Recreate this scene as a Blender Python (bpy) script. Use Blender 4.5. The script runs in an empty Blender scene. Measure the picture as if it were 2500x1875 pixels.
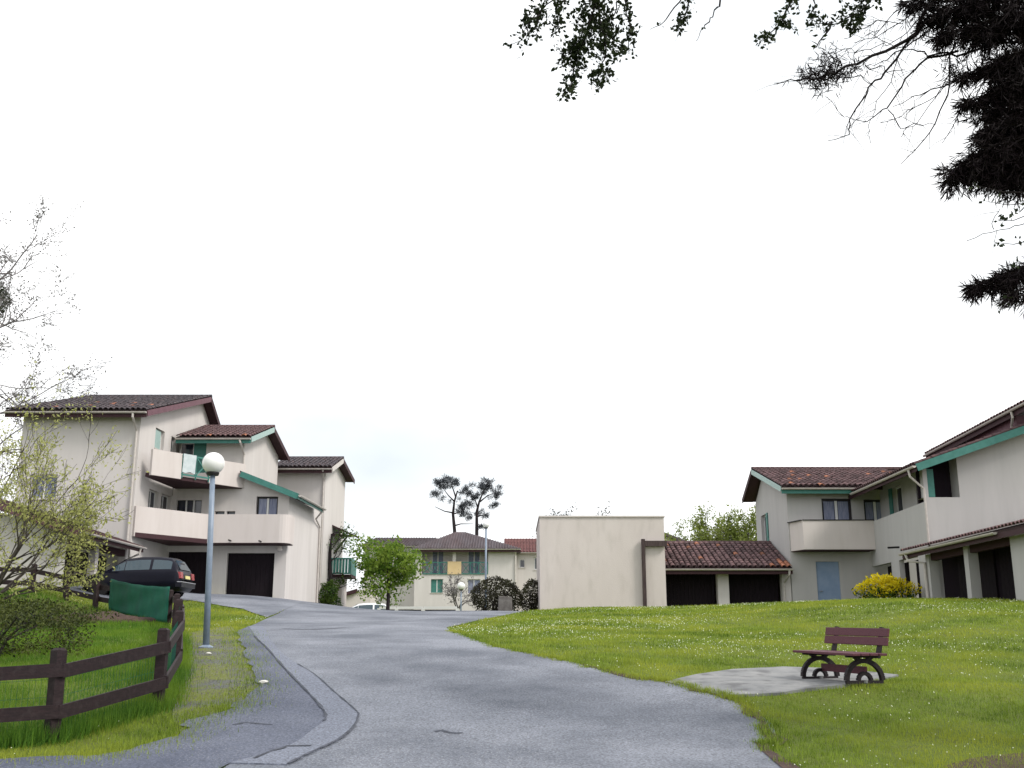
import bpy, bmesh, math, random
import numpy as np
from mathutils import Vector, Matrix, Quaternion
random.seed(11); rng = np.random.default_rng(11)
R = math.radians
SC = bpy.context.scene
COL = SC.collection

# ------------------------------------------------------------------ camera, sky, sun, exposure
EYE = 1.6; TILT = R(13.68); FPX = 2600.0            # focal length in pixels of a 2500 px wide picture
cam_d = bpy.data.cameras.new('camera'); cam = bpy.data.objects.new('camera', cam_d); COL.objects.link(cam)
cam.location = (0, 0, EYE); cam.rotation_euler = (R(90) + TILT, 0, 0)
cam_d.sensor_width = 36; cam_d.lens = FPX / 2500 * 36; cam_d.clip_end = 5000; cam_d.clip_start = 0.05
SC.camera = cam
SUN_EL, SUN_AZ = R(44), R(118)                       # azimuth clockwise from +Y (north): from the right, behind the camera
w = bpy.data.worlds.new('World'); SC.world = w; w.use_nodes = True
nt = w.node_tree; nt.nodes.clear(); N = nt.nodes.new; LK = nt.links.new
out = N('ShaderNodeOutputWorld'); bg = N('ShaderNodeBackground'); bg.inputs['Strength'].default_value = 0.1
sky = N('ShaderNodeTexSky'); sky.sky_type = 'NISHITA'; sky.sun_disc = False
sky.sun_elevation = SUN_EL; sky.sun_rotation = SUN_AZ; sky.air_density = 1.0; sky.dust_density = 3.0
tc = N('ShaderNodeTexCoord'); mp = N('ShaderNodeMapping'); mp.inputs['Location'].default_value = (0.576, 6.824, 5.13)
mp.inputs['Scale'].default_value = (1, 1, 1.5)
nz = N('ShaderNodeTexNoise'); nz.inputs['Scale'].default_value = 2.0; nz.inputs['Detail'].default_value = 5; nz.inputs['Roughness'].default_value = 0.5
rp = N('ShaderNodeValToRGB'); rp.color_ramp.elements[0].position = 0.30; rp.color_ramp.elements[1].position = 0.60
rp.color_ramp.elements[0].color = (5.3, 5.7, 6.0, 1); rp.color_ramp.elements[1].color = (9.4, 9.4, 9.35, 1)
mx = N('ShaderNodeMix'); mx.data_type = 'RGBA'; mx.inputs['Factor'].default_value = 0.93
LK(tc.outputs['Generated'], mp.inputs['Vector']); LK(mp.outputs['Vector'], nz.inputs['Vector']); LK(nz.outputs['Fac'], rp.inputs['Fac'])
LK(sky.outputs['Color'], mx.inputs['A']); LK(rp.outputs['Color'], mx.inputs['B'])
LK(mx.outputs['Result'], bg.inputs['Color']); LK(bg.outputs['Background'], out.inputs['Surface'])
sd = bpy.data.lights.new('sun', 'SUN'); sd.energy = 1.5; sd.angle = R(16); sd.color = (1.0, 0.95, 0.87)
sun = bpy.data.objects.new('sun', sd); COL.objects.link(sun); sun.location = (20, -20, 40)
sv = Vector((math.sin(SUN_AZ) * math.cos(SUN_EL), math.cos(SUN_AZ) * math.cos(SUN_EL), math.sin(SUN_EL)))
sun.rotation_euler = sv.to_track_quat('Z', 'Y').to_euler()
SC.view_settings.view_transform = 'Standard'; SC.view_settings.look = 'None'
SC.view_settings.exposure = 0.8; SC.view_settings.gamma = 1.0; SC.view_settings.use_curve_mapping = False
SC.render.engine = 'CYCLES'; SC.cycles.max_bounces = 6; SC.cycles.use_denoising = True

# ------------------------------------------------------------------ photo pixel -> place
ct, st = math.cos(TILT), math.sin(TILT)
def ray(u, v):
    xc = (u - 1250) / FPX; yc = (937.5 - v) / FPX
    Y = ct - st * yc; Z = st + ct * yc
    return Vector((xc / Y, 1.0, Z / Y))
def P(u, v, d):
    r = ray(u, v); return Vector((r.x * d, d, EYE + r.z * d))
def pwl(d, t):
    return np.interp(d, [a for a, b in t], [b for a, b in t])
GC = [(-60,-.1),(0,0),(7,.02),(9,.1),(11,.26),(13,.48),(15,.76),(17,1.04),(21,1.48),(25,1.78),(30,2.1),(35,2.42),(40,2.71),(44,2.85),(48,2.92),(54,2.93),(62,2.86),(80,2.86),(100,2.95),(140,3.1),(400,3.5),(3000,5)]
GL = [(0,0),(30,0),(35,.2),(39,.42),(44,.68),(50,.78),(58,.5),(75,0),(400,0)]
GR = [(0,0),(25,0),(32,.1),(40,.17),(42,.1),(45,-.3),(60,-.4),(90,-.1),(120,0)]
GR2 = [(0,0),(15,0),(20,.15),(25,.4),(29,.56),(33,.48),(38,.24),(41,.12),(45,.1),(60,0)]
_dd = np.arange(-80, 500, .5)
def _sm(t):
    y = pwl(_dd, t); k = np.hanning(9); k /= k.sum(); yp = np.pad(y, 4, mode='edge')
    return np.convolve(yp, k, 'valid')
_gc, _gl, _gr, _gr2 = _sm(GC), _sm(GL), _sm(GR), _sm(GR2)
def sstep(t):
    t = np.clip(t, 0, 1); return t * t * (3 - 2 * t)
def gz(x, y):
    x = np.asarray(x, float); y = np.asarray(y, float)
    z = np.where(y > 480, pwl(y, GC), np.interp(y, _dd, _gc))
    z = z + np.interp(y, _dd, _gl) * sstep((-x - 4) / 9) + np.interp(y, _dd, _gr) * sstep(x / 3) + np.interp(y, _dd, _gr2) * sstep((x - 5) / 6)
    z = z + 0.02 * np.sin(x * .9 + 1.3 * np.sin(y * .37)) * np.sin(y * .7 + .5) * sstep((y - 8) / 8)
    z = z + .55 * sstep((-x - 12.8) / 4) * sstep((y - 31) / 4) * sstep((50 - y) / 6)
    wb = np.exp(-(((x - 5.1) / 2.3) ** 2 + ((y - 16.6) / 1.3) ** 2) ** 2)
    return z * (1 - wb) + (1.03 + .025 * (y - 16.5)) * wb
def g1(x, y): return float(gz(x, y))
def gp(u, v):
    r = ray(u, v); d = 4.0; prev = 4.0
    while d < 120:
        if EYE + r.z * d < g1(r.x * d, d): break
        prev = d; d += .2
    a, b = prev, d
    for _ in range(20):
        m = (a + b) / 2
        if EYE + r.z * m < g1(r.x * m, m): b = m
        else: a = m
    return Vector((r.x * b, b, g1(r.x * b, b)))

# ------------------------------------------------------------------ scene helpers
def tag(o, label=None, cat=None, group=None, kind=None):
    if label: o['label'] = label
    if cat: o['category'] = cat
    if group: o['group'] = group
    if kind: o['kind'] = kind
    return o
def thing(name, label, cat, loc=(0, 0, 0), group=None):
    o = bpy.data.objects.new(name, None); COL.objects.link(o); o.location = loc; o.empty_display_size = .2
    return tag(o, label, cat, group)
def par(o, p):
    """child keeps its world placement"""
    o.parent = p; o.matrix_parent_inverse = world(p).inverted(); return o
def world(o):
    m = Matrix.LocRotScale(o.location, o.rotation_euler if o.rotation_mode != 'QUATERNION' else o.rotation_quaternion, o.scale)
    if o.parent: return world(o.parent) @ o.matrix_parent_inverse @ m
    return m
class MB:
    def __init__(s): s.v = []; s.f = []
    def quad(s, *p):
        n = len(s.v); s.v += [tuple(q) for q in p]; s.f.append(tuple(range(n, n + len(p)))); return s
    def box(s, a, b):
        x0, y0, z0 = a; x1, y1, z1 = b
        return s.hexa([(x0,y0,z0),(x1,y0,z0),(x1,y1,z0),(x0,y1,z0)], [(x0,y0,z1),(x1,y0,z1),(x1,y1,z1),(x0,y1,z1)])
    def hexa(s, bot, top):
        n = len(s.v); k = len(bot); s.v += [tuple(q) for q in bot] + [tuple(q) for q in top]
        s.f.append(tuple(n + i for i in reversed(range(k)))); s.f.append(tuple(n + k + i for i in range(k)))
        for i in range(k):
            j = (i + 1) % k; s.f.append((n + i, n + j, n + k + j, n + k + i))
        return s
    def bar(s, a, b, w, h, up=(0, 0, 1)):
        """box section beam between two points, w across, h along up"""
        a = Vector(a); b = Vector(b); t = (b - a).normalized(); up = Vector(up)
        x = t.cross(up).normalized(); y = x.cross(t).normalized()
        c = [x * (i * w / 2) + y * (j * h / 2) for i, j in ((-1,-1),(1,-1),(1,1),(-1,1))]
        return s.hexa([a + q for q in c], [b + q for q in c])
    def tube(s, pts, rad, n=6, cap=True):
        pts = [Vector(p) for p in pts]
        if not hasattr(rad, '__len__'): rad = [rad] * len(pts)
        base = len(s.v); prev = None
        for i, p in enumerate(pts):
            t = (pts[min(i + 1, len(pts) - 1)] - pts[max(i - 1, 0)])
            t = t.normalized() if t.length > 1e-9 else Vector((0, 0, 1))
            if prev is None:
                x = t.cross(Vector((0, 0, 1)) if abs(t.z) < .9 else Vector((1, 0, 0))).normalized()
            else:
                x = (prev - t * prev.dot(t)); x = x.normalized() if x.length > 1e-6 else t.orthogonal().normalized()
            prev = x; y = t.cross(x)
            for k in range(n):
                a = 2 * math.pi * k / n; s.v.append(tuple(p + (x * math.cos(a) + y * math.sin(a)) * rad[i]))
        for i in range(len(pts) - 1):
            for k in range(n):
                j = (k + 1) % n
                s.f.append((base + i * n + k, base + i * n + j, base + (i + 1) * n + j, base + (i + 1) * n + k))
        if cap:
            s.f.append(tuple(base + k for k in reversed(range(n)))); s.f.append(tuple(base + (len(pts) - 1) * n + k for k in range(n)))
        return s
    def lathe(s, prof, c, n=20):
        base = len(s.v); c = Vector(c)
        for r, z in prof:
            for k in range(n):
                a = 2 * math.pi * k / n; s.v.append((c.x + r * math.cos(a), c.y + r * math.sin(a), c.z + z))
        for i in range(len(prof) - 1):
            for k in range(n):
                j = (k + 1) % n; s.f.append((base + i * n + k, base + i * n + j, base + (i + 1) * n + j, base + (i + 1) * n + k))
        return s
    def build(s, name, mat, parent=None, smooth=False, bevel=0):
        me = bpy.data.meshes.new(name); me.from_pydata(s.v, [], s.f); me.update()
        if smooth: me.polygons.foreach_set('use_smooth', [True] * len(me.polygons))
        o = bpy.data.objects.new(name, me); COL.objects.link(o)
        if mat: me.materials.append(mat)
        if parent: par(o, parent)
        if bevel:
            b = o.modifiers.new('bevel', 'BEVEL'); b.width = bevel; b.segments = 2; b.limit_method = 'ANGLE'
        return o
def npmesh(name, V, F, mat, parent=None, rnd=None, smooth=False):
    """fast mesh from numpy: V (n,3), F (m,k) all the same k"""
    V = np.asarray(V, np.float32); F = np.asarray(F, np.int32); me = bpy.data.meshes.new(name); k = F.shape[1]
    me.vertices.add(len(V)); me.vertices.foreach_set('co', V.ravel())
    me.loops.add(F.size); me.loops.foreach_set('vertex_index', F.ravel())
    me.polygons.add(len(F)); me.polygons.foreach_set('loop_start', np.arange(0, F.size, k, dtype=np.int32))
    me.polygons.foreach_set('loop_total', np.full(len(F), k, np.int32))
    if smooth: me.polygons.foreach_set('use_smooth', np.ones(len(F), bool))
    me.update(calc_edges=True)
    if rnd is not None:
        a = me.attributes.new('rnd', 'FLOAT', 'POINT'); a.data.foreach_set('value', np.asarray(rnd, np.float32))
    o = bpy.data.objects.new(name, me); COL.objects.link(o); me.materials.append(mat)
    if parent: par(o, parent)
    return o

# ------------------------------------------------------------------ materials
def nodes(name):
    m = bpy.data.materials.new(name); m.use_nodes = True; t = m.node_tree; b = t.nodes['Principled BSDF']; return m, t, b
def mk(name, c1, c2=None, rough=.8, scale=3.0, detail=4, lo=.35, hi=.65, bump=0, bscale=60, bdist=.01, stretch=(1, 1, 1), spec=.3, metal=0, objrnd=0, space='P', c3=None, s3=40, f3=.5, wave=None):
    m, t, b = nodes(name); n = t.nodes.new; L = t.links.new
    b.inputs['Roughness'].default_value = rough; b.inputs['Specular IOR Level'].default_value = spec; b.inputs['Metallic'].default_value = metal
    b.inputs['Base Color'].default_value = (*c1, 1)
    if space == 'P': co = n('ShaderNodeNewGeometry').outputs['Position']
    else: co = n('ShaderNodeTexCoord').outputs['Object']
    mpn = n('ShaderNodeMapping'); mpn.inputs['Scale'].default_value = stretch; L(co, mpn.inputs['Vector'])
    col = None
    if c2:
        z = n('ShaderNodeTexNoise'); z.inputs['Scale'].default_value = scale; z.inputs['Detail'].default_value = detail; z.inputs['Roughness'].default_value = .6
        L(mpn.outputs[0], z.inputs['Vector']); r = n('ShaderNodeValToRGB')
        r.color_ramp.elements[0].position = lo; r.color_ramp.elements[1].position = hi
        r.color_ramp.elements[0].color = (*c1, 1); r.color_ramp.elements[1].color = (*c2, 1); L(z.outputs['Fac'], r.inputs['Fac']); col = r.outputs['Color']
    if c3:
        z3 = n('ShaderNodeTexNoise'); z3.inputs['Scale'].default_value = s3; z3.inputs['Detail'].default_value = 3; L(mpn.outputs[0] if stretch[2] < 1 else co, z3.inputs['Vector'])
        r3 = n('ShaderNodeValToRGB'); r3.color_ramp.elements[0].position = .5; r3.color_ramp.elements[1].position = .68; L(z3.outputs['Fac'], r3.inputs['Fac'])
        ml = n('ShaderNodeMath'); ml.operation = 'MULTIPLY'; ml.inputs[1].default_value = f3; L(r3.outputs['Color'], ml.inputs[0])
        x3 = n('ShaderNodeMix'); x3.data_type = 'RGBA'; L(ml.outputs[0], x3.inputs['Factor'])
        if col is None: x3.inputs['A'].default_value = (*c1, 1)
        else: L(col, x3.inputs['A'])
        x3.inputs['B'].default_value = (*c3, 1); col = x3.outputs['Result']
    if objrnd:
        oi = n('ShaderNodeObjectInfo'); hs = n('ShaderNodeHueSaturation'); mr = n('ShaderNodeMapRange')
        mr.inputs['To Min'].default_value = 1 - objrnd; mr.inputs['To Max'].default_value = 1 + objrnd * 1.3; L(oi.outputs['Random'], mr.inputs['Value']); L(mr.outputs[0], hs.inputs['Value'])
        if col is None: hs.inputs['Color'].default_value = (*c1, 1)
        else: L(col, hs.inputs['Color'])
        col = hs.outputs['Color']
    if col is not None: L(col, b.inputs['Base Color'])
    if bump:
        zb = n('ShaderNodeTexNoise'); zb.inputs['Scale'].default_value = bscale; zb.inputs['Detail'].default_value = 4; L(mpn.outputs[0] if space != 'P' else co, zb.inputs['Vector'])
        bp = n('ShaderNodeBump'); bp.inputs['Strength'].default_value = bump; bp.inputs['Distance'].default_value = bdist; L(zb.outputs['Fac'], bp.inputs['Height']); L(bp.outputs[0], b.inputs['Normal'])
    return m
def mkleaf(name, c1, c2, c3=None, trans=.35, nscale=1.2, rough=.55):
    """leaf/blade: colour spread by the per leaf 'rnd' attribute and a slow noise"""
    m, t, b = nodes(name); n = t.nodes.new; L = t.links.new
    at = n('ShaderNodeAttribute'); at.attribute_name = 'rnd'
    r = n('ShaderNodeValToRGB'); r.color_ramp.elements[0].color = (*c1, 1); r.color_ramp.elements[1].color = (*c2, 1)
    L(at.outputs['Fac'], r.inputs['Fac']); col = r.outputs['Color']
    if c3:
        g = n('ShaderNodeNewGeometry'); z = n('ShaderNodeTexNoise'); z.inputs['Scale'].default_value = nscale; z.inputs['Detail'].default_value = 3
        L(g.outputs['Position'], z.inputs['Vector']); rr = n('ShaderNodeValToRGB'); rr.color_ramp.elements[0].position = .42; rr.color_ramp.elements[1].position = .68
        L(z.outputs['Fac'], rr.inputs['Fac']); x = n('ShaderNodeMix'); x.data_type = 'RGBA'; L(rr.outputs['Color'], x.inputs['Factor']); L(col, x.inputs['A']); x.inputs['B'].default_value = (*c3, 1); col = x.outputs['Result']
    L(col, b.inputs['Base Color']); b.inputs['Roughness'].default_value = rough; b.inputs['Specular IOR Level'].default_value = .12
    tr = n('ShaderNodeBsdfTranslucent'); L(col, tr.inputs['Color']); ms = n('ShaderNodeMixShader'); ms.inputs['Fac'].default_value = trans
    o = t.nodes['Material Output']; L(b.outputs[0], ms.inputs[1]); L(tr.outputs[0], ms.inputs[2]); L(ms.outputs[0], o.inputs['Surface'])
    return m
M = {}
M['stucco'] = mk('stucco', (.565,.532,.518), (.615,.582,.568), rough=.92, scale=1.1, bump=.35, bscale=45, bdist=.006, stretch=(1,1,.12), c3=(.45,.43,.41), s3=4.5, f3=.17, spec=.15)
M['stucco_grey'] = mk('stucco_grey', (.435,.423,.418), (.475,.463,.457), rough=.92, scale=1.1, bump=.35, bscale=45, bdist=.006, stretch=(1,1,.12), c3=(.35,.345,.34), s3=4.5, f3=.17, spec=.15)
M['stucco_warm'] = mk('stucco_warm', (.56,.51,.49), (.605,.555,.535), rough=.92, scale=.9, bump=.35, bscale=45, bdist=.006, stretch=(1,1,.15), c3=(.48,.43,.40), s3=4, f3=.25, spec=.15)
M['stucco_wall'] = mk('stucco_wall', (.56,.505,.48), (.61,.555,.53), rough=.95, scale=.8, bump=.6, bscale=28, bdist=.01, stretch=(1,1,.3), c3=(.46,.42,.39), s3=3.0, f3=.4, spec=.1)
M['soffit'] = mk('soffit', (.055,.022,.028), (.04,.017,.021), rough=.7, scale=6, stretch=(1,8,1))
M['teal'] = mk('teal_paint', (.042,.165,.14), (.058,.20,.175), rough=.5, scale=5, bump=.1, bscale=30)
M['teal_light'] = mk('teal_light', (.30,.42,.40), (.35,.47,.45), rough=.5, scale=5)
M['maroon'] = mk('maroon_paint', (.115,.05,.065), (.15,.07,.09), rough=.6, scale=5)
M['gutter'] = mk('gutter_metal', (.48,.44,.41), (.56,.52,.49), rough=.45, scale=8)
M['white_frame'] = mk('white_frame', (.68,.68,.68), rough=.45)
M['dark_frame'] = mk('dark_frame', (.02,.018,.02), rough=.5)  # near-black; on window frames it paints the shadow of deep reveals
M['curtain'] = mk('net_curtain', (.13,.15,.24), (.30,.32,.42), rough=.9, scale=7, stretch=(6,6,.3))
M['garage'] = mk('garage_door', (.010,.007,.010), (.014,.009,.013), rough=.75, scale=3, stretch=(8,8,.5), spec=.15)  # near-black doors, the darkness of the garage bays put into their colour
M['inside'] = mk('interior_shade', (.02,.015,.02), rough=.95, spec=.05)  # near-black colour stands in for the shade inside loggia and carport
M['door_blue'] = mk('blue_door', (.20,.28,.42), (.24,.32,.46), rough=.5, scale=3)
M['tile_red'] = mk('tile_red', (.105,.058,.06), (.065,.042,.047), rough=.85, scale=14, objrnd=.38, space='O', c3=(.22,.12,.10), s3=5, f3=.3, bump=.3, bscale=40)
M['tile_grey'] = mk('tile_grey', (.068,.058,.066), (.044,.039,.046), rough=.8, scale=14, objrnd=.35, space='O', c3=(.17,.10,.09), s3=4, f3=.3, bump=.3, bscale=40)
M['tile_orange'] = mk('tile_orange', (.32,.13,.07), (.22,.09,.06), rough=.85, scale=14, objrnd=.4, space='O')
M['deck_tile'] = mk('tile_channel', (.055,.03,.03), (.035,.022,.024), rough=.9, scale=9)
M['far_tile'] = mk('far_tile', (.10,.085,.095), (.075,.055,.06), rough=.85, scale=1.2, stretch=(1,.3,.3), c3=(.15,.085,.08), s3=.25, f3=.5)
M['far_tile_red'] = mk('far_tile_red', (.19,.085,.08), (.14,.065,.065), rough=.85, scale=1.2)
M['wood'] = mk('stained_wood', (.016,.009,.011), (.028,.015,.017), rough=.7, scale=9, stretch=(1,1,6), bump=.3, bscale=30, c3=(.06,.045,.045), s3=12, f3=.3)
M['bench_wood'] = mk('bench_wood', (.085,.027,.04), (.12,.042,.055), rough=.6, scale=6, stretch=(5,5,22), bump=.2, bscale=50, space='O')
M['bench_iron'] = mk('bench_iron', (.012,.008,.011), (.018,.012,.015), rough=.65, scale=20, bump=.2, bscale=60)
M['lamp_pole'] = mk('lamp_pole', (.17,.22,.30), (.22,.27,.35), rough=.4, scale=6, spec=.5)
M['globe'] = mk('globe', (.80,.80,.80), rough=.25, spec=.5)
M['concrete'] = mk('concrete', (.19,.195,.20), (.26,.26,.26), rough=.9, scale=2.5, bump=.5, bscale=60, c3=(.11,.11,.115), s3=3.2, f3=.8)
M['stone'] = mk('stone_block', (.10,.09,.085), (.16,.15,.14), rough=.95, scale=5, bump=.6, bscale=20, bdist=.02)
M['white_stone'] = mk('white_stone', (.72,.70,.66), (.6,.58,.55), rough=.9, scale=10, bump=.5, bscale=25)
M['sheet'] = mk('green_sheet', (.010,.095,.062), (.014,.12,.08), rough=.6, scale=3, spec=.15, c3=(.02,.085,.075), s3=1.8, f3=.6)
M['bark'] = mk('bark', (.055,.045,.042), (.095,.08,.07), rough=.95, scale=9, stretch=(1,1,.2), bump=.6, bscale=25, bdist=.02)
M['bark_dark'] = mk('bark_dark', (.022,.017,.02), (.034,.026,.028), rough=.95, scale=9, stretch=(1,1,.2))
M['twig_pale'] = mk('twig_pale', (.11,.10,.105), (.19,.17,.175), rough=.9, scale=9)
M['timber_brown'] = mk('timber_brown', (.045,.03,.032), (.075,.055,.052), rough=.85, scale=6, stretch=(3,3,.4))
M['yellow_panel'] = mk('yellow_panel', (.62,.46,.25), (.66,.50,.29), rough=.8, scale=3)
M['laundry'] = mk('laundry', (.45,.52,.54), (.55,.6,.62), rough=.95, scale=5)
M['tar'] = mk('tar_joint', (.04,.043,.055), (.10,.108,.135), rough=.9, scale=12)
M['paint_blue'] = mk('car_paint_dark', (.004,.004,.011), (.005,.005,.014), rough=.3, scale=2, spec=.2)
M['paint_white'] = mk('car_paint_white', (.75,.76,.78), rough=.2, spec=.6)
M['tyre'] = mk('tyre', (.012,.012,.013), rough=.9)
M['rim'] = mk('rim', (.35,.35,.37), rough=.35, metal=.8)
M['lamp_red'] = mk('tail_lamp', (.28,.02,.03), rough=.2, spec=.6)
M['plate'] = mk('number_plate', (.68,.60,.25), rough=.4)
M['chrome'] = mk('bumper_strip', (.4,.4,.45), rough=.3, metal=.6)
M['soil'] = mk('soil', (.06,.04,.035), (.09,.06,.05), rough=1, scale=6, bump=.8, bscale=20, bdist=.03)
def mkglass(name, tint, rough=.06):
    m, t, b = nodes(name); b.inputs['Base Color'].default_value = (*tint, 1); b.inputs['Roughness'].default_value = rough
    b.inputs['Specular IOR Level'].default_value = .7; return m
M['glass'] = mkglass('window_glass', (.022,.026,.042)); M['car_glass'] = mkglass('car_glass', (.03,.055,.075), .05)
def mkasphalt(name, c1, c2, chip, chipf, crack=0):
    m, t, b = nodes(name); n = t.nodes.new; L = t.links.new; g = n('ShaderNodeNewGeometry').outputs['Position']
    z = n('ShaderNodeTexNoise'); z.inputs['Scale'].default_value = .45; z.inputs['Detail'].default_value = 9; z.inputs['Roughness'].default_value = .62; L(g, z.inputs['Vector'])
    r = n('ShaderNodeValToRGB'); r.color_ramp.elements[0].position = .36; r.color_ramp.elements[1].position = .64
    r.color_ramp.elements[0].color = (*c1, 1); r.color_ramp.elements[1].color = (*c2, 1); L(z.outputs['Fac'], r.inputs['Fac'])
    f = n('ShaderNodeTexNoise'); f.inputs['Scale'].default_value = 34; f.inputs['Detail'].default_value = 3; f.inputs['Roughness'].default_value = .7; L(g, f.inputs['Vector'])
    fr = n('ShaderNodeMapRange'); fr.inputs['From Min'].default_value = .3; fr.inputs['From Max'].default_value = .7; fr.inputs['To Min'].default_value = .45; fr.inputs['To Max'].default_value = 1.6; L(f.outputs['Fac'], fr.inputs['Value'])
    h = n('ShaderNodeHueSaturation'); L(r.outputs['Color'], h.inputs['Color']); L(fr.outputs[0], h.inputs['Value'])
    v = n('ShaderNodeTexVoronoi'); v.inputs['Scale'].default_value = 26; L(g, v.inputs['Vector'])
    vr = n('ShaderNodeMapRange'); vr.inputs['From Min'].default_value = .12; vr.inputs['From Max'].default_value = .28; vr.inputs['To Min'].default_value = chipf; vr.inputs['To Max'].default_value = 0; L(v.outputs['Distance'], vr.inputs['Value'])
    z2 = n('ShaderNodeTexNoise'); z2.inputs['Scale'].default_value = .8; z2.inputs['Detail'].default_value = 3; L(g, z2.inputs['Vector'])
    zr = n('ShaderNodeMapRange'); zr.inputs['From Min'].default_value = .4; zr.inputs['From Max'].default_value = .62; L(z2.outputs['Fac'], zr.inputs['Value'])
    mu = n('ShaderNodeMath'); mu.operation = 'MULTIPLY'; L(vr.outputs[0], mu.inputs[0]); L(zr.outputs[0], mu.inputs[1])
    x = n('ShaderNodeMix'); x.data_type = 'RGBA'; L(mu.outputs[0], x.inputs['Factor']); L(h.outputs['Color'], x.inputs['A']); x.inputs['B'].default_value = (*chip, 1)
    L(x.outputs['Result'], b.inputs['Base Color']); b.inputs['Roughness'].default_value = .78; b.inputs['Specular IOR Level'].default_value = .35
    bp = n('ShaderNodeBump'); bp.inputs['Strength'].default_value = .5; bp.inputs['Distance'].default_value = .012; L(f.outputs['Fac'], bp.inputs['Height']); L(bp.outputs[0], b.inputs['Normal'])
    return m
M['asphalt'] = mkasphalt('asphalt', (.092,.102,.128), (.20,.212,.248), (.40,.40,.42), .75)
M['asphalt_dark'] = mkasphalt('asphalt_path', (.062,.072,.108), (.118,.13,.172), (.38,.38,.40), .9)
M['asphalt_gutter'] = mkasphalt('asphalt_gutter', (.135,.148,.19), (.17,.185,.23), (.3,.3,.32), .2)
M['verge'] = mk('mossy_gravel', (.15,.17,.035), (.12,.125,.12), rough=.95, scale=1.6, detail=8, lo=.42, hi=.58, bump=1, bscale=30, bdist=.03, c3=(.24,.24,.23), s3=26, f3=.5)
M['ground'] = mk('grass_ground', (.085,.12,.018), (.12,.155,.02), rough=1, scale=1.5, detail=8, bump=1, bscale=18, bdist=.03, c3=(.05,.04,.025), s3=3, f3=.3)
M['grass'] = mkleaf('lawn_blade', (.045,.095,.008), (.32,.42,.06), (.34,.38,.05), trans=.3, nscale=.6)
M['grass_dark'] = mkleaf('garden_blade', (.04,.11,.015), (.13,.25,.028), (.17,.27,.028), trans=.3, nscale=.8)  # greener blades, with the garden's dimmer light put into the colour
M['daisy'] = mk('daisy', (.56,.59,.44), rough=.8)
M['leaf_tree'] = mkleaf('leaf_lollipop', (.035,.095,.012), (.16,.27,.03), (.24,.33,.05), trans=.4, nscale=1.4)
M['leaf_young'] = mkleaf('leaf_young', (.25,.27,.06), (.52,.52,.20), (.44,.46,.18), trans=.45)
M['leaf_bud'] = mkleaf('leaf_bud', (.12,.115,.125), (.22,.21,.20), trans=.3)
M['leaf_shade'] = mkleaf('leaf_shrub_dark', (.02,.05,.012), (.055,.11,.02), (.09,.14,.02), trans=.25, nscale=1.5)
M['leaf_garden'] = mkleaf('leaf_garden_shrub', (.012,.018,.009), (.05,.062,.02), (.10,.12,.025), trans=.2, nscale=1.8)
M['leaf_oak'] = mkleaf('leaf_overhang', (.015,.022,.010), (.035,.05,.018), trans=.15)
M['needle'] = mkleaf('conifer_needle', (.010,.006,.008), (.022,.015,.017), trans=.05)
M['leaf_pine'] = mkleaf('pine_needle', (.04,.045,.062), (.08,.088,.10), trans=.1)
M['leaf_hedge'] = mkleaf('hedge_leaf', (.022,.016,.016), (.05,.045,.03), (.08,.085,.035), trans=.2, nscale=2.2)
M['leaf_yellow'] = mkleaf('yellow_bloom', (.55,.47,.012), (.85,.70,.02), (.75,.62,.03), trans=.35, nscale=3)
M['leaf_back'] = mkleaf('leaf_backtree', (.11,.15,.03), (.22,.27,.06), (.28,.32,.09), trans=.4)

# ------------------------------------------------------------------ ground, road and other sheets
def axis(parts):
    a = []
    for x0, x1, s in parts: a += list(np.arange(x0, x1, s))
    return np.array(a + [parts[-1][1]])
gx = axis([(-2500,-400,300),(-400,-80,40),(-80,-30,3),(-30,30,.5),(30,80,3),(80,400,40),(400,2500,300)])
gy = axis([(-300,-60,40),(-60,-4,4),(-4,64,.5),(64,120,2.5),(120,400,20),(400,3000,260)])
XX, YY = np.meshgrid(gx, gy); ZZ = gz(XX, YY); nx, ny = len(gx), len(gy)
idx = np.arange(nx * ny).reshape(ny, nx)
F = np.stack([idx[:-1,:-1], idx[:-1,1:], idx[1:,1:], idx[1:,:-1]], -1).reshape(-1, 4)
tag(npmesh('ground', np.stack([XX, YY, ZZ], -1).reshape(-1, 3), F, M['ground'], smooth=True), 'grassy ground rising from the road to the houses', None, kind='structure')
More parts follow.
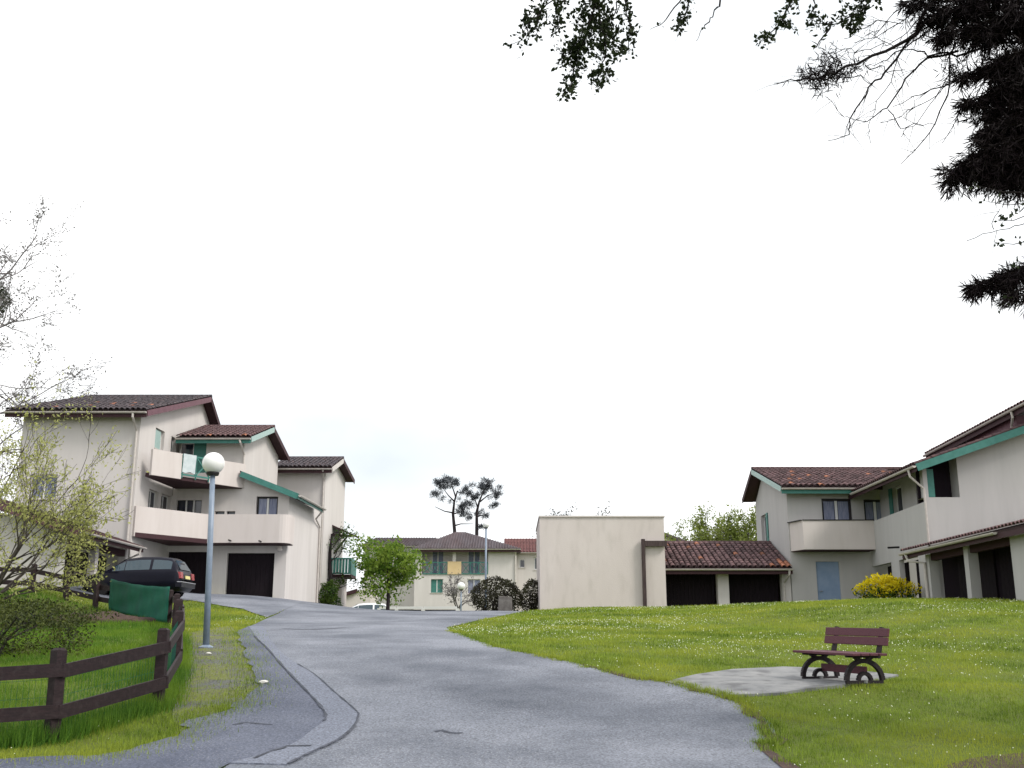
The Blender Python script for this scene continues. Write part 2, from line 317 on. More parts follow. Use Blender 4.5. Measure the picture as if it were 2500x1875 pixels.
def sheet(name, poly, mat, off, label=None, step=1.0, thick=0, kind='structure'):
    """polygon (list of x,y) draped over the ground, off metres above it"""
    bm = bmesh.new(); vs = [bm.verts.new((p[0], p[1], 0)) for p in poly]; f = bm.faces.new(vs)
    bmesh.ops.triangulate(bm, faces=[f])
    xs = [p[0] for p in poly]; ys = [p[1] for p in poly]
    for ax, lo, hi in ((0, min(xs), max(xs)), (1, min(ys), max(ys))):
        c = math.floor(lo / step) * step + step
        while c < hi:
            co = (c, 0, 0) if ax == 0 else (0, c, 0); no = (1, 0, 0) if ax == 0 else (0, 1, 0)
            bmesh.ops.bisect_plane(bm, geom=bm.verts[:] + bm.edges[:] + bm.faces[:], plane_co=co, plane_no=no); c += step
    for v in bm.verts: v.co.z = g1(v.co.x, v.co.y) + off
    bmesh.ops.recalc_face_normals(bm, faces=bm.faces[:])
    if sum(fc.normal.z for fc in bm.faces) < 0: bmesh.ops.reverse_faces(bm, faces=bm.faces[:])
    if thick:
        be = [e for e in bm.edges if e.is_boundary]
        r = bmesh.ops.extrude_edge_only(bm, edges=be)
        for v in [q for q in r['geom'] if isinstance(q, bmesh.types.BMVert)]: v.co.z -= thick
    me = bpy.data.meshes.new(name); bm.to_mesh(me); bm.free(); me.materials.append(mat)
    o = bpy.data.objects.new(name, me); COL.objects.link(o); return tag(o, label, kind=kind)
def smooth_poly(pts, n=4, jit=0.0, closed=False):
    """Catmull-Rom through 2D points, with a ragged edge"""
    q = []; L = len(pts)
    for i in range(L - 1):
        p0 = pts[max(i - 1, 0)]; p1 = pts[i]; p2 = pts[i + 1]; p3 = pts[min(i + 2, L - 1)]
        for k in range(n):
            t = k / n
            x = .5 * ((2*p1[0]) + (-p0[0]+p2[0])*t + (2*p0[0]-5*p1[0]+4*p2[0]-p3[0])*t*t + (-p0[0]+3*p1[0]-3*p2[0]+p3[0])*t**3)
            y = .5 * ((2*p1[1]) + (-p0[1]+p2[1])*t + (2*p0[1]-5*p1[1]+4*p2[1]-p3[1])*t*t + (-p0[1]+3*p1[1]-3*p2[1]+p3[1])*t**3)
            q.append((x + random.gauss(0, jit), y + random.gauss(0, jit)))
    q.append(tuple(pts[-1])); return q
def G2(*uv): return [tuple(gp(u, v)[:2]) for u, v in uv]
right_edge = G2((1908,1868),(1895,1818),(1863,1771),(1806,1723),(1763,1703),(1690,1685),(1622,1667),(1535,1656),(1398,1620),(1307,1602),(1217,1582),(1145,1558),(1101,1543))
right_edge = [(right_edge[0][0] + .6, 2.0)] + right_edge
tip = G2((1090,1534))
right_edge = smooth_poly(right_edge, 6, .035)
outer = G2((606,1532),(628,1564),(663,1599),(710,1653),(767,1713),(790,1741),(795,1756),(790,1768),(770,1783),(700,1830),(560,1870))   # pavement side of the gutter band
inner = G2((641,1532),(675,1585),(764,1649),(811,1691),(868,1741),(873,1757),(859,1785),(824,1814),(764,1842),(700,1874))              # road side of it
outer_s = smooth_poly(outer, 5); inner_s = smooth_poly(inner, 5)
foot = [(outer_s[-1][0] - .5, 2.0)]
road_poly = right_edge + tip + [(1.2, 43.5), (.6, 50), (.6, 64), (-9, 64), (-8.4, 55), (-8.9, 47.5)] + G2((660,1508),(606,1532)) + outer_s[1:] + foot
sheet('road', road_poly, M['asphalt'], .022, 'grey asphalt road climbing to the crest between the houses')
gut = outer_s + list(reversed(inner_s))
sheet('gutter_band', gut, M['asphalt_gutter'], .036, 'smooth asphalt gutter band curving along the left of the road', step=.5, thick=.03)
def strip(name, pts, wdt, mat, off, label):
    L_, R_ = [], []
    for i, p in enumerate(pts):
        a = Vector(pts[max(i - 1, 0)]); b = Vector(pts[min(i + 1, len(pts) - 1)]); t = (b - a).normalized(); nn = Vector((-t.y, t.x)); w2 = wdt * random.uniform(.1, .8)
        L_.append(tuple(Vector(p) + nn * w2)); R_.append(tuple(Vector(p) - nn * w2))
    V = []; F = []
    for a, b in zip(L_, R_): V += [(a[0], a[1], g1(*a) + off), (b[0], b[1], g1(*b) + off)]
    for i in range(len(pts) - 1): F.append((2*i, 2*i+1, 2*i+3, 2*i+2))
    o = npmesh(name, V, F, mat); return tag(o, label, kind='structure')
strip('road_joint', outer_s[4:36], .034, M['tar'], .042, 'dark joint between pavement and gutter band')
strip('road_joint', inner_s[8:], .03, M['tar'], .042, 'dark joint between gutter band and carriageway')
path_left = G2((179,1851),(289,1842),(428,1799),(463,1764),(558,1738),(577,1719),(628,1676),(612,1630),(598,1595),(585,1560),(577,1545))
path_left = [(path_left[0][0] - 2.2, path_left[0][1] - .5)] + path_left
pv = smooth_poly(path_left, 5, .04)
pave_poly = pv + outer_s[:-1] + [(outer_s[-1][0], outer_s[-1][1] - .01), (outer_s[-1][0] - .6, 8), (outer_s[-1][0] - 1.5, 2.0), (-9, 2.0), (-9, path_left[0][1])]
sheet('pavement', pave_poly, M['asphalt_dark'], .03, 'dark worn asphalt pavement left of the gutter band', step=.7)
slab_poly = G2((1624,1669),(1700,1651),(1791,1638),(1913,1632),(2060,1637),(2194,1652),(2064,1677),(1905,1697),(1763,1703))
sheet('bench_slab', slab_poly, M['concrete'], .034, 'pale concrete slab under the bench', step=.6, thick=.05)
drive = G2((463,1467),(500,1473),(593,1488),(652,1509))
drive_poly = [(-15.2, 37.6), (-13.9, 37.0)] + [drive[0]] + drive[1:] + [(-8.7, 47.0), (-8.3, 56), (-10.5, 56), (-10.5, 48), (-15.5, 46.5), (-15.6, 44.0), (-15.9, 44), (-15.9, 37.6)]
sheet('driveway', drive_poly, M['asphalt'], .03, 'asphalt driveway in front of the left garages')
verge_poly = G2((428,1797),(470,1764),(570,1738),(640,1678),(615,1630),(600,1590),(580,1545),(560,1530),(470,1545),(440,1580),(432,1660),(425,1720))
sheet('verge', smooth_poly(verge_poly + [verge_poly[0]], 4, .05)[:-1], M['verge'], .012, 'mossy gravel verge around the lamp post', step=.6)
sheet('dirt_patch', G2((2300,1872),(2370,1852),(2430,1845),(2520,1836)) + [(7.8, 9.5), (6.2, 9.0)], M['soil'], .006, 'dark gravel patch at the edge of the lawn', step=.6)
strip('road_crack', [tuple(gp(u, v)[:2]) for u, v in ((1062,1791),(1078,1788),(1095,1793),(1115,1795),(1130,1794))], .08, M['tar'], .026, 'dark broken crack in the road surface')
strip('road_crack', [tuple(gp(u, v)[:2]) for u, v in ((690,1537),(740,1540),(790,1538),(850,1534),(900,1533))], .1, M['tar'], .026, 'long dark seam across the road by the driveway')
strip('pavement_crack', [tuple(gp(u, v)[:2]) for u, v in ((570,1776),(600,1770),(630,1773),(665,1776))], .05, M['tar'], .034, 'short dark crack in the pavement')
strip('pavement_crack', [tuple(gp(u, v)[:2]) for u, v in ((620,1860),(660,1843),(690,1835),(700,1830),(760,1829))], .05, M['tar'], .044, 'ragged crack at the lower end of the gutter band')
strip('road_edge_soil', [p for p in right_edge if 9 < p[1] < 19][::2], .17, M['soil'], .028, 'brown soil crumbling along the edge of the road')
POLYS = {'road': road_poly, 'pave': pave_poly, 'slab': slab_poly, 'drive': drive_poly, 'gut': gut}
def inside(poly, x, y):
    c = np.zeros(len(x), bool); n = len(poly); j = n - 1
    for i in range(n):
        xi, yi = poly[i]; xj, yj = poly[j]
        with np.errstate(divide='ignore', invalid='ignore'):
            t = ((yi > y) != (yj > y)) & (x < (xj - xi) * (y - yi) / (yj - yi + 1e-12) + xi)
        c ^= t; j = i
    return c

# ------------------------------------------------------------------ building kit
def frame2(A, B):
    A = Vector(A[:2]); B = Vector(B[:2]); t = (B - A).normalized(); n = Vector((t.y, -t.x)); return A, t, n, (B - A).length
def onwall(A, B, u, v):
    """where the sight line through a photo pixel meets the wall A-B: (distance along it, height)"""
    A, t, n, L = frame2(A, B); r = ray(u, v); d = A.dot(n) / (Vector((r.x, r.y)).dot(n))
    p = Vector((r.x * d, r.y * d)); return (p - A).dot(t), EYE + r.z * d
def opx(A, B, u0, u1, v0, v1):
    um, vm = (u0 + u1) / 2, (v0 + v1) / 2
    s0, s1 = onwall(A, B, u0, vm)[0], onwall(A, B, u1, vm)[0]; return (s0, s1, onwall(A, B, um, v1)[1], onwall(A, B, um, v0)[1])
def wall(mb, A, B, zb, zt, ops=(), depth=.2, top=None):
    """outer face of a wall (left to right seen from outside) with real openings and reveals; top = extra (s, z) points of a gable"""
    A, t, n, L = frame2(A, B)
    pt = lambda s, z, k=0: (A.x + t.x * s - n.x * k, A.y + t.y * s - n.y * k, z)
    ss = sorted({0, L, *[o[0] for o in ops], *[o[1] for o in ops]}); zz = sorted({zb, zt, *[o[2] for o in ops], *[o[3] for o in ops]})
    for i in range(len(ss) - 1):
        for j in range(len(zz) - 1):
            sm, zm = (ss[i] + ss[i+1]) / 2, (zz[j] + zz[j+1]) / 2
            if any(o[0] < sm < o[1] and o[2] < zm < o[3] for o in ops): continue
            mb.quad(pt(ss[i], zz[j]), pt(ss[i+1], zz[j]), pt(ss[i+1], zz[j+1]), pt(ss[i], zz[j+1]))
    for s0, s1, z0, z1 in ops:
        mb.quad(pt(s0, z0), pt(s0, z0, depth), pt(s0, z1, depth), pt(s0, z1)); mb.quad(pt(s1, z0, depth), pt(s1, z0), pt(s1, z1), pt(s1, z1, depth))
        mb.quad(pt(s0, z1), pt(s0, z1, depth), pt(s1, z1, depth), pt(s1, z1)); mb.quad(pt(s0, z0, depth), pt(s0, z0), pt(s1, z0), pt(s1, z0, depth))
    if top: mb.quad(*([pt(s, z) for s, z in [(0, zt)] + [(L, zt)] + list(reversed(top))]))
def wbox(mb, A, B, s0, s1, z0, z1, k0, k1):
    """box in wall coordinates; k = distance out of the wall face"""
    A, t, n, L = frame2(A, B); q = lambda s, k, z: (A.x + t.x * s + n.x * k, A.y + t.y * s + n.y * k, z)
    return mb.hexa([q(s0,k1,z0), q(s1,k1,z0), q(s1,k0,z0), q(s0,k0,z0)], [q(s0,k1,z1), q(s1,k1,z1), q(s1,k0,z1), q(s0,k0,z1)])
def window(parent, A, B, op, depth=.2, leaves=2, frame='white_frame', glass='glass', sill=True, shutter=None, curtain=False, fold=None, name='window', fw=.055):
    s0, s1, z0, z1 = op; s0, s1 = min(s0, s1), max(s0, s1)
    mb = MB(); k0, k1 = -depth + .0, -depth + .05
    wbox(mb, A, B, s0, s1, z0, z0 + fw, k0, k1); wbox(mb, A, B, s0, s1, z1 - fw, z1, k0, k1)
    wbox(mb, A, B, s0, s0 + fw, z0 + fw, z1 - fw, k0, k1); wbox(mb, A, B, s1 - fw, s1, z0 + fw, z1 - fw, k0, k1)
    w_ = (s1 - s0 - 2 * fw) / leaves
    f = mb.build(name, M[frame], parent)
    for i in range(1, leaves): q = MB(); wbox(q, A, B, s0 + fw + w_ * i - fw * .6, s0 + fw + w_ * i + fw * .6, z0 + fw + .001, z1 - fw - .001, k0, k1 + .008); q.build('mullion', M['white_frame'], f)
    for i in range(leaves):
        a = s0 + fw + w_ * i + (fw * .6 if i else 0); b = s0 + fw + w_ * (i + 1) - (fw * .6 if i < leaves - 1 else 0)
        p = MB(); wbox(p, A, B, a, b, z0 + fw, z1 - fw, k0 + .012, k0 + .026); p.build('pane', M[glass], f)
        if curtain:
            c = MB(); a_ = a + (b - a) * .06; b_ = b - (b - a) * .06
            wbox(c, A, B, a_, b_, z0 + fw + .03, z1 - fw - .02, k0 + .028, k0 + .031); c.build('net_curtain', M['curtain'], f)
    if sill:
        q = MB(); wbox(q, A, B, s0 - .05, s1 + .05, z0 - .07, z0 - .002, -depth + .05, .06); q.build('sill', M['gutter'], f)
    if shutter:
        for sd_, (a, b) in (('l', (s0 - shutter, s0 - .01)), ('r', (s1 + .01, s1 + shutter))):
            if fold and sd_ not in fold: continue
            q = MB(); wbox(q, A, B, a, b, z0, z1, .012, .045)
            for zc in (.15, .85): wbox(q, A, B, a + .02, b - .02, z0 + (z1 - z0) * zc - .04, z0 + (z1 - z0) * zc + .04, .046, .06)
            q.build('shutter', M['teal'], f)
    return f
_tile_me = {}
def tile_mesh(mat, flat=False):
    if mat in _tile_me: return _tile_me[mat]
    v = []; f = []; n = 5
    for y, wd, h in ((0, .105, .082), (.44, .085, .066)):
        for k in range(n + 1):
            a = math.pi * k / n; v.append((-wd * math.cos(a), y, h * math.sin(a) + (.012 if y == 0 else 0)))
    for k in range(n): f.append((k, k + 1, n + 2 + k, n + 1 + k))
    for y, wd, h in ((0.0, .088, .066),):
        for k in range(n + 1):
            a = math.pi * k / n; v.append((-wd * math.cos(a), y, h * math.sin(a) + .008))
    b = 2 * (n + 1)
    for k in range(n): f.append((k + 1, k, b + k, b + k + 1))
    me = bpy.data.meshes.new('roof_tile'); me.from_pydata(v, [], f); me.materials.append(M[mat]); me.update(); _tile_me[mat] = me; return me
def tiles(parent, e0, e1, r0, r1, mat, budget=300, alt=None, altf=0, pitch=.23, expo=.36, from_bottom=True):
    """barrel tiles on the roof plane e0-e1 (eave) r0-r1 (ridge); the first `budget` are single objects, the rest one mesh"""
    e0, e1, r0, r1 = map(Vector, (e0, e1, r0, r1)); L = (e1 - e0).length; H = ((r0 + r1) / 2 - (e0 + e1) / 2).length
    nc, nr = max(1, round(L / pitch)), max(1, math.ceil(H / expo)); X = (e1 - e0).normalized(); cnt = 0; rest_v, rest_f = [], []
    me = tile_mesh(mat)
    for j in range(nr):
        for i in range(nc):
            a = (i + .5) / nc; b = j / nr
            p = (e0.lerp(e1, a)).lerp(r0.lerp(r1, a), b); Y = (r0.lerp(r1, a) - e0.lerp(e1, a)).normalized(); Z = X.cross(Y).normalized(); Xx = Y.cross(Z)
            p = p - Y * (.07 if j == 0 else .05) + Z * random.uniform(.0, .012) + Xx * random.gauss(0, .006)
            m = Matrix((Xx, Y, Z)).transposed().to_4x4(); m.translation = p
            m = m @ Matrix.Rotation(random.gauss(0, .015), 4, 'Z')
            if cnt < budget:
                me_ = tile_mesh(alt) if alt and random.random() < altf(a, b) else me
                o = bpy.data.objects.new('roof_tile', me_); COL.objects.link(o); o.matrix_basis = m; par(o, parent); cnt += 1
            else:
                k = len(rest_v); rest_v += [tuple(m @ v.co) for v in me.vertices]; rest_f += [tuple(k + q for q in pl.vertices) for pl in me.polygons]
    if rest_v:
        mb = MB(); mb.v = rest_v; mb.f = rest_f; o = mb.build('roof_tiles', M[mat], parent); o['kind'] = 'stuff'
def roofplane(e0, e1, r1, r0, th=.12):
    """slab under a roof plane, as a mesh builder"""
    mb = MB(); dn = Vector((0, 0, -th)); q = [Vector(p) for p in (e0, e1, r1, r0)]
    return mb.hexa([p + dn for p in q], q)
def gutter(parent, a, b, r=.075, name='gutter', mat='gutter'):
    mb = MB(); a = Vector(a); b = Vector(b); t = (b - a).normalized(); s = t.cross(Vector((0, 0, 1))).normalized(); n = 7; vs = []
    for p in (a, b):
        for k in range(n + 1):
            an = math.pi * k / n; mb.v.append(tuple(p + s * (r * math.cos(an)) - Vector((0, 0, r * math.sin(an)))))
        for k in range(n + 1):
            an = math.pi * k / n; mb.v.append(tuple(p + s * ((r - .012) * math.cos(an)) - Vector((0, 0, (r - .012) * math.sin(an)))))
    m = 2 * (n + 1)
    for k in range(n): mb.f.append((k, k + 1, m + k + 1, m + k)); mb.f.append((n + 2 + k, n + 1 + k, m + n + 1 + k, m + n + 2 + k))
    for b0 in (0, m): mb.f.append(tuple(b0 + k for k in range(n + 1)))
    mb.f.append((0, m, m + n + 1, n + 1)); mb.f.append((n, 2 * n + 1, m + 2 * n + 1, m + n))
    return mb.build(name, M[mat], parent)
def pipe(parent, pts, r=.045, name='downpipe', mat='gutter'):
    return MB().tube(pts, r, 8).build(name, M[mat], parent, smooth=False)
def board(parent, a, b, h, w, mat, name='fascia'):
    return MB().bar(a, b, w, h).build(name, M[mat], parent)

# ------------------------------------------------------------------ stepped house on the left
def S(x, y): return (x + .05 * (y - 44), y)
LH = thing('stepped_house', 'stepped beige three storey house with teal trim and brown garage doors behind the dark car', 'house', (-15, 48, 3.3))
ZB = 3.0
def gable_block(house, x0, x1, y0, yr, y1, ze, zr, ov, mat, trim, soff, budget, opsF=(), opsR=(), walls='FRBL', gutter_on=True, rake='maroon', zb=ZB, sk=S, wmat='stucco', lefttrim=True, altf=None):
    """block with a ridge left to right; y0 front wall, yr ridge, y1 rear wall"""
    A, B, C, D = sk(x0, y0), sk(x1, y0), sk(x1, y1), sk(x0, y1); mb = MB()
    zre = zr - (zr - ze) * (y1 - yr) / max(.1, yr - y0) if False else ze + .15
    if 'F' in walls: wall(mb, A, B, zb, ze, opsF)
    if 'R' in walls: wall(mb, B, C, zb, min(ze, zre), opsR, top=[(0, ze), ((yr - y0) / (y1 - y0) * frame2(B, C)[3], zr), (frame2(B, C)[3], zre)])
    if 'B' in walls: wall(mb, C, D, zb, zre)
    if 'L' in walls: wall(mb, D, A, zb, min(ze, zre), top=[(0, zre), ((y1 - yr) / (y1 - y0) * frame2(D, A)[3], zr), (frame2(D, A)[3], ze)])
    mb.build('wall', M[wmat], house)
    sl = (zr - ze) / (yr - y0); slr = (zr - zre) / (y1 - yr); o = .14
    ex0, ex1 = x0 - ov[0], x1 + ov[1]; ye = y0 - ov[2]; yre = y1 + ov[3]
    e0 = Vector((*sk(ex0, ye), ze - sl * ov[2] + o)); e1 = Vector((*sk(ex1, ye), ze - sl * ov[2] + o))
    r0 = Vector((*sk(ex0, yr), zr + o)); r1 = Vector((*sk(ex1, yr), zr + o))
    b0 = Vector((*sk(ex0, yre), zre - slr * ov[3] + o)); b1 = Vector((*sk(ex1, yre), zre - slr * ov[3] + o))
    rf = roofplane(e0, e1, r1, r0).build('roof', M['deck_tile'], house)
    roofplane(r0, r1, b1, b0).build('rear_slope', M['deck_tile'], rf)
    up = Vector((0, 0, .05)); tiles(rf, e0 + up, e1 + up, r0 + up, r1 + up, mat, budget, alt='tile_orange', altf=altf or (lambda a, b: .04))
    ups = Vector((0, 0, .06)); rt = MB()
    nn = max(2, int((ex1 - ex0) / .4))
    for i in range(nn):
        a = r0.lerp(r1, i / nn); b = r0.lerp(r1, (i + 1.08) / nn); rt.tube([a + ups * .3, b + ups * .6], [.12, .105], 8)
    rt.build('ridge_tiles', M[mat], rf)['kind'] = 'stuff'
    dn = Vector((0, 0, -.20)); ft = Vector((0, -.012, 0))
    board(rf, e0 + dn * .9 + ft, e1 + dn * .9 + ft, .2, .025, trim, 'fascia')
    sx = Vector((.02, 0, 0))
    for nm, p, q, s in (('rake_board', e1, r1, sx), ('rear_rake_board', b1, r1, sx), ('rake_board', e0, r0, -sx), ('rear_rake_board', b0, r0, -sx)):
        if s.x < 0 and not lefttrim: continue
        board(rf, p + dn * .55 + s, q + dn * .55 + s, .24, .03, 'soffit' if nm.startswith('rear') else rake, nm)
    so = MB(); sd_ = Vector((0, 0, -.13)); iy = ov[2] / (yr - y0 + ov[2])
    so.quad(e0 + sd_, e1 + sd_, e1.lerp(r1, iy) + sd_, e0.lerp(r0, iy) + sd_); ix = ov[1]
    so.quad(*(p + sd_ + q for p, q in ((e1, Vector()), (r1, Vector()), (r1, Vector((-ix, 0, 0))), (e1, Vector((-ix, 0, 0))))))
    so.quad(*(p + sd_ + q for p, q in ((r1, Vector()), (b1, Vector()), (b1, Vector((-ix, 0, 0))), (r1, Vector((-ix, 0, 0))))))
    so.build('soffit', M[soff], rf)
    if gutter_on: gutter(house, e0 + Vector((0, -.10, -.06)), e1 + Vector((0, -.10, -.06)))
    return A, B, C, D, e0, e1, r0, r1, rf
# openings read off the photograph
A1, B1 = S(-20.6, 44), S(-15.65, 44)
w1 = opx(A1, B1, 72, 138, 1158, 1217)
G1a, G1b = S(-15.65, 44), S(-15.65, 54)
g1w = [(1.7, 2.75, onwall(G1a, G1b, 381, 1095)[1], onwall(G1a, G1b, 381, 1046)[1] + .05), (3.6, 4.2, 9.55, 10.75), (1.5, 2.6, 6.3, 8.05), (2.95, 4.1, 6.3, 8.05)]
q1 = gable_block(LH, -20.6, -15.65, 44, 51.2, 54.2, 11.06, 13.25, (.5, .45, .55, .5), 'tile_grey', 'soffit', 'soffit', 260, [w1], g1w, rake='maroon')
window(LH, A1, B1, w1, curtain=True, frame='white_frame')
window(LH, G1a, G1b, g1w[0], leaves=2, glass='teal' if False else 'glass', shutter=None); 
MBs = MB(); wbox(MBs, G1a, G1b, g1w[0][0] + .05, g1w[0][1] - .25, g1w[0][2] + .05, g1w[0][3] - .05, -.1, -.07); MBs.build('shutter', M['teal_light'], LH)
window(LH, G1a, G1b, g1w[1], leaves=1)
window(LH, G1a, G1b, g1w[2], leaves=2, sill=False); window(LH, G1a, G1b, g1w[3], leaves=2, sill=False)
# gutter and pipe at the corner of the tall block
e1 = q1[5]; c = Vector((*S(-15.65, 44), 0))
pipe(LH, [e1 + Vector((-.55, -.1, -.1)), e1 + Vector((-.55, -.1, -.28)), Vector((c.x - .12, c.y - .06, e1.z - .75)), Vector((c.x - .12, c.y - .06, 3.4))], .05)
# second block
A2, B2 = S(-15.4, 48.2), S(-12.28 - .21, 48.2)
d2 = opx(A2, B2, 436, 502, 1080, 1162)
q2 = gable_block(LH, -15.4, -12.49, 48.2, 51.3, 54.0, 10.75, 11.75, (.05, .45, .6, .4), 'tile_red', 'teal', 'soffit', 40, [d2], (), walls='FRB', rake='teal_light', zb=7.9, lefttrim=False)
dw = (d2[1] - d2[0]) * .52
window(LH, A2, B2, (d2[0], d2[0] + dw, d2[2], d2[3]), leaves=1, name='balcony_door', sill=False, glass='glass')
MBs = MB(); wbox(MBs, A2, B2, d2[0] + dw + .01, d2[1], d2[2], d2[3], -.12, -.05); MBs.build('shutter', M['teal'], LH)
e1 = q2[5]; c = Vector((*S(-12.49, 48.2), 0))
pipe(LH, [e1 + Vector((-.5, -.1, -.1)), e1 + Vector((-.45, -.1, -.25)), Vector((c.x + .02, c.y - .06, e1.z - .7)), Vector((c.x + .02, c.y - .06, 9.35))], .045)
# third, rear block
q3 = gable_block(LH, -12.9, -10.25, 55.0, 57.2, 60.0, 10.45, 11.2, (.05, .42, .5, .4), 'tile_grey', 'soffit', 'soffit', 0, walls='FRB', rake='gutter', zb=2.9, lefttrim=False)
e1 = q3[5]; c = Vector((*S(-10.25, 55), 0))
pipe(LH, [e1 + Vector((-.45, -.1, -.1)), Vector((c.x - .08, c.y - .06, e1.z - .6)), Vector((c.x - .08, c.y - .06, 3.1))], .045)
# front lower block with the lean-to roof falling to the right
A4, B4, C4 = S(-15.6, 48.16), S(-10.31, 48.16), S(-10.31, 54.7)
gd1 = opx(A4, B4, 552, 668, 1350, 1456); gd1 = (gd1[0], gd1[1], 3.0, gd1[3])
gd0 = opx(A4, B4, 392, 506, 1347, 1452); gd0 = (gd0[0], gd0[1], 3.0, gd0[3])
gw = opx(A4, B4, 625, 678, 1212, 1268); gw = (gw[0], gw[1], 6.2, gw[3])
gt = opx(A4, B4, 525, 548, 1248, 1262); gt2 = opx(A4, B4, 553, 574, 1248, 1262)
gdd = opx(A4, B4, 430, 492, 1214, 1262); gdd = (gdd[0], gdd[1], 6.2, gdd[3])
mb = MB(); zl = 8.1; Lw = frame2(A4, B4)[3]
wall(mb, A4, B4, ZB, zl, [gd0, gd1, gw, gt, gt2, gdd], depth=.22, top=[(0, 9.15), (3.1, 9.15), (Lw, zl)])
wall(mb, B4, C4, ZB, zl); wall(mb, C4, S(-12.6, 54.7), ZB, zl); mb.build('wall', M['stucco'], LH)
for g in (gd0, gd1):
    f = MB(); n = 10
    for i in range(n): wbox(f, A4, B4, g[0] + (g[1]-g[0])*i/n + .004, g[0] + (g[1]-g[0])*(i+1)/n - .004, g[2], g[3], -.26, -.20)
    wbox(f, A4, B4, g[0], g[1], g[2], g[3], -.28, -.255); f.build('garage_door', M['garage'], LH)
window(LH, A4, B4, gw, depth=.22, curtain=True, sill=False, frame='dark_frame', fw=.07)
window(LH, A4, B4, gdd, depth=.22, leaves=3, sill=False, frame='dark_frame', fw=.06)
for g in (gt, gt2): window(LH, A4, B4, g, depth=.22, leaves=1, sill=False, frame='dark_frame', fw=.03)
yF, yB = 47.75, 52.9
e0 = Vector((*S(-9.85, yF), 8.12)); e1b = Vector((*S(-9.85, yB), 8.12)); t0 = Vector((*S(-12.46, yF), 9.14)); t1 = Vector((*S(-12.46, yB), 9.14))
rf = roofplane(e1b, e0, t0, t1).build('lean_to_roof', M['deck_tile'], LH)
up = Vector((0, 0, .05)); tiles(rf, e1b + up, e0 + up, t1 + up, t0 + up, 'tile_grey', 0)
board(rf, e0 + Vector((.02, -.02, -.1)), t0 + Vector((0, -.02, -.1)), .26, .035, 'teal', 'rake_board')
board(rf, e0 + Vector((.03, -.01, -.12)), e1b + Vector((.03, 0, -.12)), .2, .03, 'teal', 'fascia')
so = MB(); so.quad(*(p + Vector((0, 0, -.135)) for p in (e0, t0, t1, e1b))); so.build('soffit', M['soffit'], rf)
gutter(LH, e1b + Vector((.12, 0, -.05)), e0 + Vector((.12, -.02, -.05)))
cx, cy = S(-10.31, 54.2); pipe(LH, [e1b + Vector((.1, -.3, -.1)), Vector((cx + .06, cy - 1.2, 7.6)), Vector((cx + .06, cy, 7.3)), Vector((cx + .06, cy, 3.2))], .045)
# balconies
def balcony(parent, pts, zb, zt, mat='stucco_warm', th=.14, name='balcony', back=None):
    """solid parapet along pts plus its floor slab"""
    mb = MB()
    for i in range(len(pts) - 1):
        a, b = Vector(pts[i]), Vector(pts[i + 1]); t = (b - a).normalized(); n = Vector((-t.y, t.x)) * th
        def mit(j):
            if j == 0 or j == len(pts) - 1: return None
            return None
        mb.hexa([(a.x,a.y,zb),(b.x,b.y,zb),(b.x+n.x,b.y+n.y,zb),(a.x+n.x,a.y+n.y,zb)], [(a.x,a.y,zt),(b.x,b.y,zt),(b.x+n.x,b.y+n.y,zt),(a.x+n.x,a.y+n.y,zt)])
    o = mb.build(name, M[mat], parent)
    if back:
        f = MB(); cen = Vector((sum(p[0] for p in pts) / len(pts), max(b_[1] for b_ in back))); poly = [tuple(Vector(p[:2]) + (cen - Vector(p[:2])).normalized() * .05) for p in pts] + list(back); f.hexa([(x, y, zb - .03) for x, y in poly], [(x, y, zb + .16) for x, y in poly]); f.build('floor_slab', M['soffit'], o)
    return o
rc = []
cxr, cyr, rr = -9.98, 47.45, .42
for k in range(6):
    a = R(-90 + 18 * k); rc.append((cxr + rr * math.cos(a) - .25, cyr + rr * math.sin(a)))
low = [(-15.55, 44.02), (-13.57, 46.85), (-13.4, 47.03)] + rc + [(rc[-1][0] + .0, 48.2)]
bl = balcony(LH, low, 5.88, 7.13, back=[(-15.4, 48.2), (-15.55, 44.4)])
for u, v in ((424,1308),(560,1319),(634,1321)):
    p = P(u, v, 46.8); s = MB().tube([p + Vector((0, .3, 0)), p + Vector((0, -.12 if u > 500 else -1.2, 0))], .035, 8); s.build('drain_spout', M['dark_frame'], bl)
upb = [(-15.1, 44.2), (-12.16, 48.18)]
ta, tb = Vector(upb[0]), Vector(upb[1]); dirb = (tb - ta).normalized()
i0, i1 = ta.lerp(tb, .30), ta.lerp(tb, .60)
balU = balcony(LH, [ta, i0], 8.45, 9.55); balcony(LH, [i1, tb], 8.45, 9.55, name='balcony')
tA = ta + Vector((-.05, .1)); tB = tb + Vector((-.12, -.02)); fl = MB(); fl.hexa([(tA.x, tA.y, 8.42), (tB.x, tB.y, 8.42), (-15.3, 48.18, 8.42), (-15.45, 44.5, 8.42)], [(tA.x, tA.y, 8.58), (tB.x, tB.y, 8.58), (-15.3, 48.18, 8.58), (-15.45, 44.5, 8.58)]); fl.build('balcony_floor', M['soffit'], LH)
rl = MB(); n2 = Vector((-dirb.y, dirb.x))
def rb(a, za, b, zb_, w_=.05): rl.bar((a.x, a.y, za), (b.x, b.y, zb_), .04, w_, up=(0, 0, 1) if abs(za - zb_) < 1.2 and (a - b).length > .2 else (1, 0, 0))
m_ = i0.lerp(i1, .5)
rb(i0, 9.5, i1, 9.5, .07); rb(i0, 8.66, i1, 8.66, .07)
for q in (i0 + dirb * .04, m_, i1 - dirb * .04): rb(q, 8.5, q, 9.5)
rb(i0, 8.68, m_, 9.48); rb(m_, 8.68, i0, 9.48); rb(m_, 8.68, i1, 9.48); rb(i1, 8.68, m_, 9.48)
rl.build('railing', M['teal'], LH)
lv, lf = [], []
